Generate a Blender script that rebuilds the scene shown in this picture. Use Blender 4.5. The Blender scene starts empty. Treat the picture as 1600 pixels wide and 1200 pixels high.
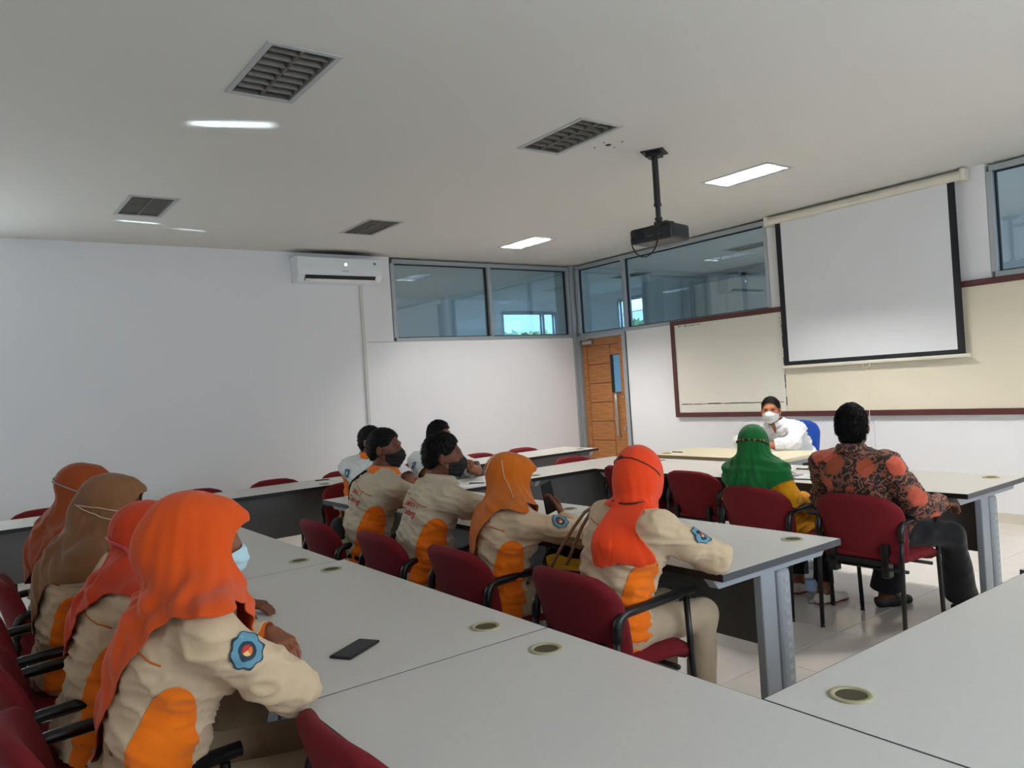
import bpy, bmesh, math, random
import numpy as np
from mathutils import Vector, Matrix
from mathutils.bvhtree import BVHTree
random.seed(7); rng = np.random.default_rng(7)
scene = bpy.context.scene
C = scene.collection
# ------------------------------------------------------------------ camera, world, lights, exposure
cam_d = bpy.data.cameras.new('camera'); cam = bpy.data.objects.new('camera', cam_d); C.objects.link(cam)
cam_d.sensor_fit = 'HORIZONTAL'; cam_d.sensor_width = 36.0; cam_d.lens = 1212.28 / 1600 * 36
cam_d.clip_start = 0.05; cam_d.clip_end = 100
YAW, PITCH, ROLL = 0.932565, 0.0012765, -0.066369      # the phone was held at chest height, a little rolled
def _cam_matrix():
    F = Vector((-math.cos(PITCH) * math.sin(YAW), math.cos(PITCH) * math.cos(YAW), math.sin(PITCH)))
    Rt = Vector((math.cos(YAW), math.sin(YAW), 0)); D = F.cross(Rt)
    c, s = math.cos(ROLL), math.sin(ROLL)
    rx = Rt * c - D * s; dy = Rt * s + D * c
    return Matrix(((rx[0], -dy[0], -F[0], 0), (rx[1], -dy[1], -F[1], 0), (rx[2], -dy[2], -F[2], 1.5), (0, 0, 0, 1)))
cam.matrix_world = _cam_matrix(); scene.camera = cam
scene.view_settings.view_transform = 'Standard'; scene.view_settings.look = 'None'
scene.view_settings.gamma = 1.0; scene.view_settings.use_curve_mapping = False
scene.view_settings.exposure = 1.02
scene.cycles.use_denoising = True; scene.cycles.max_bounces = 10; scene.cycles.diffuse_bounces = 5
scene.cycles.transparent_max_bounces = 12; scene.cycles.caustics_reflective = False; scene.cycles.caustics_refractive = False
scene.cycles.sample_clamp_indirect = 6.0
w = bpy.data.worlds.new('sky'); scene.world = w; w.use_nodes = True
SKY_STRENGTH = 1.6
bg = w.node_tree.nodes['Background']; bg.inputs[0].default_value = (0.55, 0.78, 1.0, 1); bg.inputs[1].default_value = SKY_STRENGTH
TUBE_STRENGTH = 420.0          # the fluorescent tubes that are switched on
DAY_POWER = 60.0              # daylight through the windows behind the photographer
def area_light(name, loc, rot, sx, sy, power, col):
    l = bpy.data.lights.new(name, 'AREA'); l.shape = 'RECTANGLE'; l.size = sx; l.size_y = sy; l.energy = power; l.color = col
    o = bpy.data.objects.new(name, l); C.objects.link(o); o.location = loc; o.rotation_euler = rot; return o
area_light('daylight_window', (-8.40, -.80, 1.85), (math.radians(92), 0, math.radians(-90)), 2.0, 1.7, DAY_POWER * .36, (0.84, 0.94, 1.0))
area_light('daylight_window', (1.55, 2.6, 1.80), (math.radians(80), 0, math.radians(90)), 4.4, 1.6, DAY_POWER * .62, (0.98, 0.97, 0.97))
area_light('daylight_corridor', (-13.1, 9.6, 3.8), (math.radians(50), 0, math.radians(-90)), 1.8, 1.0, 260.0, (0.70, 0.86, 1.0))
area_light('daylight_corridor', (-10.2, 11.5, 3.8), (math.radians(50), 0, math.radians(180)), 1.8, 1.0, 240.0, (0.70, 0.86, 1.0))

# added unseen narrow lamps throw small glints on the ceiling, imitating bounced sunlight
for tgt, src, sx_, sy_, pw in (((-4.64, 1.50, 3.16), (-5.6, -.9, .78), .09, .30, .12), ((-7.43, 1.52, 3.16), (-7.2, -.9, .80), .02, .22, .035), ((-7.62, 2.0, 3.16), (-7.3, -.8, .80), .015, .16, .018)):
    q_ = (Vector(tgt) - Vector(src)).to_track_quat('-Z', 'Y').to_euler()
    o_ = area_light('added_glint_lamp', src, q_, sx_, sy_, pw, (.75, .9, 1.0)); o_.data.spread = math.radians(1.4)
# ------------------------------------------------------------------ helpers
def lin(r, g, b):
    f = lambda v: ((v / 255 + .055) / 1.055) ** 2.4 if v / 255 > .04045 else v / 255 / 12.92
    return (f(r), f(g), f(b), 1)
def mat(name, col, rough=.6, metal=0., bump=0., bscale=200., var=0., vscale=3., emit=None, estr=0., spec=.5, sheen=0., coat=0., aniso=None):
    m = bpy.data.materials.new(name); m.use_nodes = True; nt = m.node_tree; N = nt.nodes; L = nt.links
    p = N['Principled BSDF']; p.inputs['Base Color'].default_value = col; p.inputs['Roughness'].default_value = rough
    p.inputs['Metallic'].default_value = metal; p.inputs['Specular IOR Level'].default_value = spec
    if sheen: p.inputs['Sheen Weight'].default_value = sheen; p.inputs['Sheen Roughness'].default_value = .5
    if coat: p.inputs['Coat Weight'].default_value = coat
    if emit: p.inputs['Emission Color'].default_value = emit; p.inputs['Emission Strength'].default_value = estr
    tc = N.new('ShaderNodeTexCoord')
    if var:
        n = N.new('ShaderNodeTexNoise'); n.inputs['Scale'].default_value = vscale; n.inputs['Detail'].default_value = 4
        L.new(tc.outputs['Object'], n.inputs['Vector'])
        h = N.new('ShaderNodeHueSaturation'); h.inputs['Color'].default_value = col
        mr = N.new('ShaderNodeMapRange'); mr.inputs[1].default_value = .3; mr.inputs[2].default_value = .7
        mr.inputs[3].default_value = 1 - var; mr.inputs[4].default_value = 1 + var
        L.new(n.outputs[0], mr.inputs[0]); L.new(mr.outputs[0], h.inputs['Value']); L.new(h.outputs[0], p.inputs['Base Color'])
    if bump:
        n = N.new('ShaderNodeTexNoise'); n.inputs['Scale'].default_value = bscale; n.inputs['Detail'].default_value = 2
        b = N.new('ShaderNodeBump'); b.inputs['Strength'].default_value = bump; b.inputs['Distance'].default_value = .002
        if aniso:
            mp = N.new('ShaderNodeMapping'); mp.inputs['Scale'].default_value = aniso
            L.new(tc.outputs['Object'], mp.inputs[0]); L.new(mp.outputs[0], n.inputs['Vector'])
        else: L.new(tc.outputs['Object'], n.inputs['Vector'])
        L.new(n.outputs[0], b.inputs['Height']); L.new(b.outputs[0], p.inputs['Normal'])
    return m
def setprops(o, label=None, cat=None, group=None, kind=None):
    if label: o['label'] = label
    if cat: o['category'] = cat
    if group: o['group'] = group
    if kind: o['kind'] = kind
    return o
def empty(name, loc=(0, 0, 0), rz=0., **k):
    o = bpy.data.objects.new(name, None); o.empty_display_size = .1; C.objects.link(o); o.location = loc; o.rotation_euler = (0, 0, rz)
    return setprops(o, **k)
def link(name, me, parent=None, loc=None, rot=None, **k):
    o = bpy.data.objects.new(name, me); C.objects.link(o)
    if parent: o.parent = parent
    if loc is not None: o.location = loc
    if rot is not None: o.rotation_euler = rot
    return setprops(o, **k)
def smooth_mesh(me, v=True): me.polygons.foreach_set('use_smooth', np.full(len(me.polygons), v)); me.update()
class MB:
    """collects shapes into one bmesh; build() links it as ONE mesh object"""
    def __init__(s): s.b = bmesh.new(); s.mi = 0
    def _mi(s, faces):
        for f in faces: f.material_index = s.mi
    def box(s, c, d, bev=0., seg=2, rot=None):
        r = bmesh.ops.create_cube(s.b, size=1.0); vs = r['verts']
        bmesh.ops.scale(s.b, vec=d, verts=vs)
        fs = {f for v in vs for f in v.link_faces}; s._mi(fs)
        if bev:
            es = list({e for v in vs for e in v.link_edges})
            rr = bmesh.ops.bevel(s.b, geom=es, offset=bev, segments=seg, affect='EDGES', profile=.5)
            vs = list({v for f in rr['faces'] for v in f.verts} | {v for v in vs if v.is_valid}); s._mi(rr['faces'])
        if rot is not None: bmesh.ops.rotate(s.b, cent=(0, 0, 0), matrix=rot if isinstance(rot, Matrix) else Matrix.Rotation(rot, 3, 'Z'), verts=vs)
        bmesh.ops.translate(s.b, vec=c, verts=vs); return s
    def bx(s, x0, x1, y0, y1, z0, z1, bev=0., seg=2):
        return s.box(((x0 + x1) / 2, (y0 + y1) / 2, (z0 + z1) / 2), (x1 - x0, y1 - y0, z1 - z0), bev, seg)
    def cyl(s, a, b, r, r2=None, n=16, caps=True):
        a, b = Vector(a), Vector(b); d = b - a
        q = d.to_track_quat('Z', 'Y').to_matrix().to_4x4(); q.translation = (a + b) / 2
        f0 = set(s.b.faces)
        bmesh.ops.create_cone(s.b, cap_ends=caps, cap_tris=False, segments=n, radius1=r, radius2=r if r2 is None else r2, depth=d.length, matrix=q)
        s._mi(set(s.b.faces) - f0); return s
    def tube(s, pts, r, n=10, closed=False):
        P = [Vector(p) for p in pts]; m = len(P); rings = []; up = None
        for i in range(m):
            a = P[i - 1] if (i > 0 or closed) else P[i]; c = P[(i + 1) % m] if (i < m - 1 or closed) else P[i]
            t = (c - a).normalized()
            if up is None: up = t.orthogonal().normalized()
            up = (up - t * up.dot(t)).normalized(); sd = t.cross(up)
            rr = r[i] if isinstance(r, (list, tuple)) else r
            rings.append([s.b.verts.new(P[i] + (up * math.cos(2 * math.pi * k / n) + sd * math.sin(2 * math.pi * k / n)) * rr) for k in range(n)])
        fs = []
        for i in range(m if closed else m - 1):
            A, B = rings[i], rings[(i + 1) % m]
            for k in range(n): fs.append(s.b.faces.new((A[k], A[(k + 1) % n], B[(k + 1) % n], B[k])))
        if not closed: fs.append(s.b.faces.new(rings[0][::-1])); fs.append(s.b.faces.new(rings[-1]))
        s._mi(fs); return s
    def lathe(s, prof, c, n=24):
        rings = []
        for r, z in prof: rings.append([s.b.verts.new((c[0] + r * math.cos(2 * math.pi * k / n), c[1] + r * math.sin(2 * math.pi * k / n), c[2] + z)) for k in range(n)])
        fs = []
        for A, B in zip(rings[:-1], rings[1:]):
            for k in range(n): fs.append(s.b.faces.new((A[k], A[(k + 1) % n], B[(k + 1) % n], B[k])))
        fs.append(s.b.faces.new(rings[0][::-1])); fs.append(s.b.faces.new(rings[-1])); s._mi(fs); return s
    def prism(s, poly, axis, a, b):
        """extrude a 2D polygon along axis 0/1/2 from a to b"""
        def v(p, t): q = [p[0], p[1]]; q.insert(axis, t); return s.b.verts.new(q)
        A = [v(p, a) for p in poly]; B = [v(p, b) for p in poly]; n = len(poly)
        fs = [s.b.faces.new(A[::-1]), s.b.faces.new(B)]
        for k in range(n): fs.append(s.b.faces.new((A[k], A[(k + 1) % n], B[(k + 1) % n], B[k])))
        s._mi(fs); return s
    def mesh(s, name, m, smooth=False):
        bmesh.ops.recalc_face_normals(s.b, faces=s.b.faces)
        me = bpy.data.meshes.new(name); s.b.to_mesh(me); s.b.free()
        for x in (m if isinstance(m, (list, tuple)) else [m]): me.materials.append(x)
        if smooth: smooth_mesh(me)
        return me
    def build(s, name, m, parent=None, smooth=False, loc=None, rot=None, **k):
        return link(name, s.mesh(name, m, smooth), parent, loc, rot, **k)
def soft(o, ang=35):
    """smooth shading with sharp edges kept"""
    me = o.data; smooth_mesh(me)
    b = bmesh.new(); b.from_mesh(me)
    for e in b.edges:
        if len(e.link_faces) == 2 and e.calc_face_angle(0) > math.radians(ang): e.smooth = False
    b.to_mesh(me); b.free(); return o
def copy_tree(o, parent=None):
    c = o.copy(); C.objects.link(c)
    if parent: c.parent = parent
    for ch in list(o.children): copy_tree(ch, c)
    return c
def arc(c, r, a0, a1, n, ax=(0, 1)):
    out = []
    for i in range(n + 1):
        t = math.radians(a0 + (a1 - a0) * i / n); p = list(c); p[ax[0]] += r * math.cos(t); p[ax[1]] += r * math.sin(t); out.append(tuple(p))
    return out
# ------------------------------------------------------------------ materials
M = {}
M['wall'] = mat('painted_wall', lin(234, 233, 234), .75, bump=.06, bscale=60)
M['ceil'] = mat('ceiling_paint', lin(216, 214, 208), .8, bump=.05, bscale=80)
def ceil_dark_patch(m):  # darker ellipse with a noisy edge in the ceiling colour above the air conditioner
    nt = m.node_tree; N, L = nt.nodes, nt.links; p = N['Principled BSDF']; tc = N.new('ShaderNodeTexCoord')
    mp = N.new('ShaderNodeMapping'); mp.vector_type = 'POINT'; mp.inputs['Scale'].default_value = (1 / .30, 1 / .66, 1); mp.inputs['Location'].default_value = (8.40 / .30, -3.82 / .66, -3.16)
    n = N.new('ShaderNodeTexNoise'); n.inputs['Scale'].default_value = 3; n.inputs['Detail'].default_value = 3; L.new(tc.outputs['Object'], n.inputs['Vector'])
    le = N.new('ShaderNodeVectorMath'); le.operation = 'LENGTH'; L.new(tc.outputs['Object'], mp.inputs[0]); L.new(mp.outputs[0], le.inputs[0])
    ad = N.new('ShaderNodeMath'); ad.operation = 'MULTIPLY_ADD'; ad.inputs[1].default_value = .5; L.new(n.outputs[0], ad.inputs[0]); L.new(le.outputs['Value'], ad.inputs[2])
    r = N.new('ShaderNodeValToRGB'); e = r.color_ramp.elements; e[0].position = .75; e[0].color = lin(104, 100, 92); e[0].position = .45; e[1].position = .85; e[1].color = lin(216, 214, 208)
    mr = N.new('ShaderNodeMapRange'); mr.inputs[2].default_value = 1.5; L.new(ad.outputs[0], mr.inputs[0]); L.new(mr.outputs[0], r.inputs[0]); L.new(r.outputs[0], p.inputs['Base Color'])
ceil_dark_patch(M['ceil'])
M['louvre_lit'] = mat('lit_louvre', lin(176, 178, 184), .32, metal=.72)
M['column'] = mat('grey_column_paint', lin(190, 198, 200), .8)
M['alu'] = mat('aluminium', lin(176, 182, 186), .42, metal=.55)
M['rubber'] = mat('black_gasket', lin(22, 23, 26), .6)
M['maroon'] = mat('maroon_frame', lin(84, 40, 38), .5, bump=.05, bscale=120)
M['board'] = mat('cream_board', lin(226, 222, 208), .35, var=.025, vscale=1.2)
M['board2'] = mat('cream_board_yellowed', lin(228, 218, 194), .38, var=.03, vscale=1.2)
M['blackmark'] = mat('black_wear', lin(28, 26, 26), .8)
M['screen'] = mat('screen_fabric', lin(226, 227, 228), .9, bump=.02, bscale=400)
M['black'] = mat('black_plastic', lin(20, 20, 22), .45)
M['screenborder'] = mat('screen_border', lin(24, 24, 30), .8)
M['casing'] = mat('cream_casing', lin(222, 216, 200), .45)
M['white'] = mat('white_plastic', lin(232, 234, 236), .35)
M['offwhite'] = mat('trunking_plastic', lin(206, 204, 198), .5)
M['grout'] = mat('tile_grout', lin(186, 180, 172), .7)
M['tile'] = mat('polished_floor_tile', lin(222, 216, 206), .13, var=.02, vscale=5, spec=.5)
M['skirt'] = mat('skirting_tile', lin(214, 206, 190), .3)
M['top'] = mat('table_laminate', lin(206, 202, 194), .38, bump=.04, bscale=500, var=.015, vscale=60)
M['edge'] = mat('black_edge_band', lin(22, 17, 17), .45)
M['edge_grey'] = mat('dark_grey_edge_band', lin(72, 72, 76), .45)
M['panel'] = mat('grey_modesty_panel', lin(104, 102, 100), .55, bump=.05, bscale=300)
M['leg'] = mat('grey_powder_coat', lin(150, 155, 160), .45, bump=.08, bscale=900)
M['leg_dark'] = mat('dark_leg_cover', lin(60, 62, 66), .5)
M['grommet'] = mat('beige_grommet', lin(168, 160, 124), .45)
M['hole'] = mat('grommet_hole', lin(74, 66, 46), .8)
M['desk'] = mat('cream_desk_laminate', lin(226, 214, 182), .4, var=.02, vscale=40)
M['desk_edge'] = mat('tan_desk_edge', lin(170, 148, 110), .5)
M['red'] = mat('dark_red_upholstery', lin(114, 4, 18), .9, bump=.25, bscale=700, sheen=.0, var=.06, vscale=30)
M['blue'] = mat('blue_upholstery', lin(10, 68, 158), .8, bump=.2, bscale=700)
M['frame'] = mat('black_tube', lin(16, 16, 18), .35)
M['chrome'] = mat('chrome', lin(200, 200, 205), .15, metal=1.)
M['steel'] = mat('brushed_steel', lin(190, 190, 192), .3, metal=1.)
M['troffer'] = mat('troffer_frame', lin(178, 180, 180), .45)
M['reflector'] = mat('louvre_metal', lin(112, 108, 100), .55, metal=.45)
M['tube_off'] = mat('unlit_tube', lin(206, 206, 200), .3)
M['tube_on'] = mat('lit_tube', lin(255, 255, 255), .3, emit=(1, .98, .96, 1), estr=TUBE_STRENGTH)
M['dot'] = mat('led_display', lin(255, 255, 255), .3, emit=(.9, 1, 1, 1), estr=2.0)
M['phone'] = mat('phone_glass', lin(10, 12, 14), .35, spec=.25)
M['phone_body'] = mat('phone_shell', lin(10, 11, 12), .4)
M['paper'] = mat('paper', lin(232, 232, 230), .8)
M['leaf'] = mat('hedge_leaf', lin(96, 124, 70), .6, var=.35, vscale=14)
M['ext_white'] = mat('outside_render', lin(214, 226, 236), .8)
M['soil'] = mat('outside_ground', lin(150, 150, 140), .9)
def wood():
    m = mat('door_wood', lin(170, 112, 60), .45); nt = m.node_tree; N, L = nt.nodes, nt.links; p = N['Principled BSDF']
    tc = N.new('ShaderNodeTexCoord'); mp = N.new('ShaderNodeMapping'); mp.inputs['Scale'].default_value = (2, 2, 34)
    n = N.new('ShaderNodeTexNoise'); n.inputs['Scale'].default_value = 2.2; n.inputs['Detail'].default_value = 6
    r = N.new('ShaderNodeValToRGB'); r.color_ramp.elements[0].position = .3; r.color_ramp.elements[0].color = lin(150, 92, 46)
    r.color_ramp.elements[1].position = .75; r.color_ramp.elements[1].color = lin(190, 130, 74)
    L.new(tc.outputs['Object'], mp.inputs[0]); L.new(mp.outputs[0], n.inputs['Vector']); L.new(n.outputs[0], r.inputs[0]); L.new(r.outputs[0], p.inputs['Base Color'])
    return m
M['wood'] = wood()
M['wood_line'] = mat('door_groove', lin(70, 38, 18), .7)
def glass(name, tint, refl):
    m = bpy.data.materials.new(name); m.use_nodes = True; nt = m.node_tree; N, L = nt.nodes, nt.links
    for n in list(N): N.remove(n)
    o = N.new('ShaderNodeOutputMaterial'); t = N.new('ShaderNodeBsdfTransparent'); t.inputs[0].default_value = tint
    g = N.new('ShaderNodeBsdfGlossy'); g.inputs['Roughness'].default_value = .02; g.inputs[0].default_value = (.9, .95, 1, 1)
    lw = N.new('ShaderNodeLayerWeight'); lw.inputs[0].default_value = .5
    fr = N.new('ShaderNodeMath'); fr.operation = 'POWER'; fr.inputs[1].default_value = 5; L.new(lw.outputs['Facing'], fr.inputs[0])
    mr = N.new('ShaderNodeMapRange'); mr.inputs[3].default_value = refl; mr.inputs[4].default_value = 1
    mx = N.new('ShaderNodeMixShader')
    L.new(fr.outputs[0], mr.inputs[0]); L.new(mr.outputs[0], mx.inputs[0]); L.new(t.outputs[0], mx.inputs[1]); L.new(g.outputs[0], mx.inputs[2]); L.new(mx.outputs[0], o.inputs[0])
    return m
M['glass'] = glass('clerestory_glass', (.80, .90, .95, 1), .15)
M['glass_dark'] = glass('tinted_glass', (.25, .3, .3, 1), .1)
M['window'] = glass('window_glass', (.92, .96, 1, 1), .03)
M['bottle'] = glass('bottle_plastic', (.85, .9, .95, 1), .06)
# ------------------------------------------------------------------ room shell
XL, YF, XR, YB, H = -8.45, 7.48, 1.6, -2.0, 3.16
X0, Y1 = -12.2, 10.6                         # outer walls of the corridor that shows through the high glass
S = dict(kind='structure')
floor = MB().bx(X0, XR, YB, Y1, -.06, -.004).build('floor', M['grout'], **S)
tb = MB().box((0, 0, -.002), (.597, .597, .008), .0015, 1).mesh('floor_tile', M['tile'])
for i in range(17):
    for j in range(16):
        link('floor_tile', tb, floor, (XL + .3 + i * .6, YB + .28 + j * .6, 0))
LIGHTS = [(-3.82, 1.5, 0), (-3.95, 3.55, 0), (-4.07, 5.66, 1), (-6.84, 1.46, 0), (-6.98, 3.56, 0), (-7.17, 5.68, 1), (-.95, 1.5, 0), (-1.05, 3.55, 0), (-1.1, 5.66, 1), (-8.95, 9.2, 0), (-6.45, 8.95, 0), (-10.3, 3.2, 1), (-4.75, 9.2, 1)]  # the corridor's lit fittings are added out of sight to brighten it
LW, LD = .64, .33
def holed_plane(name, x0, x1, y0, y1, z, holes, m):
    xs = sorted({x0, x1} | {v for h in holes for v in (h[0], h[1])}); ys = sorted({y0, y1} | {v for h in holes for v in (h[2], h[3])})
    b = bmesh.new(); V = {}
    def v(x, y):
        if (x, y) not in V: V[(x, y)] = b.verts.new((x, y, z))
        return V[(x, y)]
    for a, c in zip(xs[:-1], xs[1:]):
        for d, e in zip(ys[:-1], ys[1:]):
            mx, my = (a + c) / 2, (d + e) / 2
            if any(h[0] < mx < h[1] and h[2] < my < h[3] for h in holes): continue
            b.faces.new((v(a, d), v(a, e), v(c, e), v(c, d)))
    me = bpy.data.meshes.new(name); b.to_mesh(me); b.free(); me.materials.append(m); return me
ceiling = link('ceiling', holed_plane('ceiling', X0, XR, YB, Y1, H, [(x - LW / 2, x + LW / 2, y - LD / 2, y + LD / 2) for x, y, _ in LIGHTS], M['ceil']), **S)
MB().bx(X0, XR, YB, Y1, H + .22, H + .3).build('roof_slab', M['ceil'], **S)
# old mounting holes in the ceiling plaster
for dx, dy, r in ((0, 0, .022), (-.09, -.05, .007), (.1, .04, .007), (.03, -.07, .006), (-.02, .08, .006)):
    MB().lathe([(r, 0), (r * .9, -.003)], (0, 0, 0), 9).build('mounting_hole', M['blackmark'], ceiling, loc=(-3.96 + dx, 3.93 + dy, H), kind='structure')
ZG = 2.15                                    # underside of the high glazing
MB().bx(XL - .12, XL, YB, -1.85, 0, H).bx(XL - .12, XL, -1.85, .25, 0, .95).bx(XL - .12, XL, -1.85, .25, 2.75, H).bx(XL - .12, XL, .25, 4.52, 0, H).bx(XL - .12, XL, 4.52, YF + .12, 0, ZG - .03).build('wall_left', M['wall'], **S)
MB().bx(XR, XR + .12, YB, .3, 0, H).bx(XR, XR + .12, .3, 4.9, 0, .95).bx(XR, XR + .12, .3, 4.9, 2.65, H).bx(XR, XR + .12, 4.9, YF + .12, 0, H).build('wall_right', M['wall'], **S)
MB().bx(-7.44, XR, YF, YF + .12, 0, ZG - .03).bx(-5.17, -2.93, YF, YF + .12, ZG - .03, H).bx(-.2, XR, YF, YF + .12, ZG - .03, H).build('wall_front', M['wall'], **S)
# back wall with the window openings the daylight comes through
MB().bx(X0, -1.1, YB - .12, YB, 0, H)\
    .bx(-1.1, XR + .12, YB - .12, YB, 0, H).build('wall_back', M['wall'], **S)
MB().bx(-7.44, XR, YF - .012, YF, 0, .09).build('baseboard_front', M['skirt'], **S)
MB().bx(XL, XL + .012, YB, YF, 0, .09).build('baseboard_left', M['skirt'], **S)
# horizontal ledge where the partition below the glass begins, and its slim joint
MB().bx(XL, XL + .006, 4.16, 4.55, ZG - .035, ZG - .02).build('trim_1', M['offwhite'], **S)
# ---- high windows
def window(name, axis, p, a0, a1, z0, z1, mull, gl=None, mw=.055, right_open=False):
    """aluminium framed fixed glazing in the plane axis=p running a0..a1"""
    root = empty(name, (0, 0, 0), kind='structure')
    def b(u0, u1, w0, w1, dep=.07, off=0.):
        m = MB()
        if axis == 0: m.bx(p - .12 + off, p - .12 + off + dep + .05, u0, u1, w0, w1, .004, 1)
        else: m.bx(u0, u1, p + .12 - off - dep - .05, p + .12 - off, w0, w1, .004, 1)
        return m
    b(a0, a1, z0 - mw, z0).build('frame_rail', M['alu'], root); b(a0, a1, z1, z1 + .05).build('frame_rail', M['alu'], root)
    ed = [a0] + list(mull) + [a1]
    for u in ed: b(u - mw / 2, u + mw / 2, z0, z1).build('mullion', M['alu'], root)
    for u0, u1 in zip(ed[:-1], ed[1:]):
        u0 += mw / 2; u1 -= mw / 2; g = MB(); t = .012
        for q in ((u0, u0 + t, z0, z1), (u1 - t, u1, z0, z1), (u0 + t, u1 - t, z1 - t, z1), (u0 + t, u1 - t, z0, z0 + t)):
            if axis == 0: g.bx(p - .075, p - .045, *q)
            else: g.bx(q[0], q[1], p + .045, p + .075, q[2], q[3])
        g.build('gasket', M['rubber'], root)
        g = MB()
        if axis == 0: g.bx(p - .063, p - .057, u0, u1, z0, z1)
        else: g.bx(u0, u1, p + .057, p + .063, z0, z1)
        g.build('pane', gl or M['glass'], root)
    return root
window('window_1', 0, XL, 4.56, 7.40, ZG + .02, 3.09, [6.01])
window('window_2', 1, YF, -8.38, -5.19, ZG + .02, 3.09, [-7.44])
window('window_3', 1, YF, -2.90, -.2, ZG + .06, 3.09, [-1.55])
MB().bx(XL - .12, XL + .03, 7.41, YF + .12, 0, H).build('trim_2', M['alu'], **S)       # corner post
window('window_4', 0, XL, -1.82, .22, 1.0, 2.7, [-.8], M['window'])
window('window_5', 0, XR + .12, .33, 4.87, 1.0, 2.6, [1.45, 2.6, 3.75], M['window'])
# ---- the corridor behind the glass
MB().bx(X0 - .12, X0, YB, 8.9, 0, H).bx(X0 - .12, X0, 8.9, 10.3, 0, 1.0).bx(X0 - .12, X0, 8.9, 10.3, 2.93, H).bx(X0 - .12, X0, 10.3, Y1, 0, H).build('wall_corridor_left', M['wall'], **S)
MB().bx(X0, -10.75, Y1, Y1 + .12, 0, H).bx(-10.75, -9.7, Y1, Y1 + .12, 0, 1.0).bx(-10.75, -9.7, Y1, Y1 + .12, 3.0, H).bx(-9.7, XR, Y1, Y1 + .12, 0, H).build('wall_corridor_front', M['wall'], **S)
window('window_6', 0, X0, 8.93, 10.27, 1.03, 2.9, [9.95])
window('window_7', 1, Y1, -10.72, -9.73, 1.03, 2.97, [])
MB().bx(-9.02, -8.66, 7.62, 8.0, 0, H).build('column_1', M['column'], **S)
MB().bx(-9.6, -9.1, 10.1, Y1, 0, H).build('column_2', M['column'], **S)
r6 = empty('partition_1', kind='structure')
for a, b2 in ((-8.75, -7.75), (-7.68, -6.7), (-6.63, -5.6)):
    MB().bx(a, b2, Y1 - .09, Y1 - .05, 1.0, 3.0).build('partition_panel', M['board'], r6)
for x in (-8.80, -7.715, -6.665, -5.55): MB().bx(x - .04, x + .04, Y1 - .12, Y1, 0, 3.06).build('mullion', M['alu'], r6)
MB().bx(-8.8, -5.5, Y1 - .12, Y1, 3.0, 3.08).build('frame_rail', M['alu'], r6)
MB().bx(X0 - 6, XR, Y1 + 2.5, Y1 + 5, -.1, -.06).bx(X0 - 6, X0 - 1, YB, Y1 + 5, -.1, -.06).build('ground_outside', M['soil'], **S)
# clipped hedges seen in the far windows
def hedge(name, x0, x1, y0, y1, z1, label):
    n = 2600; P = rng.random((n, 3)) * [x1 - x0, y1 - y0, z1] + [x0, y0, 0]
    P[:, 2] = z1 - (P[:, 2] ** 2) / z1 * .9 - rng.random(n) * .12
    b = bmesh.new()
    for p in P:
        a = Vector(rng.normal(size=3)).normalized(); c = a.orthogonal().normalized(); q = Vector(p); s = .05 + .05 * rng.random()
        b.faces.new([b.verts.new(q + a * s * 1.6), b.verts.new(q + c * s * .6), b.verts.new(q - a * s * 1.6), b.verts.new(q - c * s * .6)])
    me = bpy.data.meshes.new(name); b.to_mesh(me); b.free(); me.materials.append(M['leaf'])
    r = empty(name, ((x0 + x1) / 2, (y0 + y1) / 2, -.06), label=label, cat='hedge')
    o = link('foliage', me, r); o.location = (-(x0 + x1) / 2, -(y0 + y1) / 2, .06); o['kind'] = 'stuff'
    MB().bx(x0 + .15 - r.location[0], x1 - .15 - r.location[0], y0 + .15 - r.location[1], y1 - .15 - r.location[1], 0, z1 - .25).build('stem', M['leaf'], r)
hedge('hedge', X0 - 2.0, X0 - 1.2, 8.4, 11.4, 2.62, 'pale green hedge outside the far left corridor window')
hedge('hedge', -12.4, -9.6, Y1 + 1.4, Y1 + 2.2, 2.66, 'green hedge outside the corridor window above the door')
MB().bx(-13.5, -9.3, Y1 + 1.0, Y1 + 1.2, 2.86, 3.3).build('eaves_outside', M['ext_white'], **S)
# ---- door
d = empty('door_1', (-7.95, YF, 0), kind='structure')
dx0, dx1, dz = -.42, .42, 2.08
wd = MB()
for q in ((dx0, dx0 + .09, 0, dz), (dx1 - .10, dx1, 0, dz), (dx0 + .09, dx1 - .10, dz - .10, dz), (dx0 + .09, dx1 - .10, 0, .10)):
    wd.bx(q[0], q[1], .03, .075, q[2], q[3], .002, 1)
wd.build('door_stile', M['wood'], d)
pz0, pz1 = .10, dz - .10; n = 7; ph = (pz1 - pz0) / n
pm = MB().box((0, 0, 0), (.455, .03, ph - .008), .003, 1).mesh('door_panel', M['wood'])
for i in range(n): link('door_panel', pm, d, (dx0 + .09 + .004 + .2275, .052, pz0 + ph * (i + .5)))
MB().bx(dx0 + .56, dx1 - .105, .037, .067, pz0 + .004, 1.30, .003, 1).bx(dx0 + .56, dx1 - .105, .037, .067, 1.83, pz1 - .004, .003, 1).build('door_panel', M['wood'], d)
MB().bx(dx0 + .09, dx1 - .1, .058, .072, pz0, pz1).build('door_groove', M['wood_line'], d)
MB().bx(dx0 + .555, dx0 + .60, .036, .07, 1.31, 1.82).build('glass_surround', M['black'], d)
MB().bx(dx0 + .60, dx1 - .105, .048, .054, 1.31, 1.82).bx(dx0 + .60, dx1 - .105, .044, .055, 1.575, 1.595).build('door_glass', [mat('vision_glass', lin(96, 160, 206), .08, coat=.5)], d)
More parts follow.
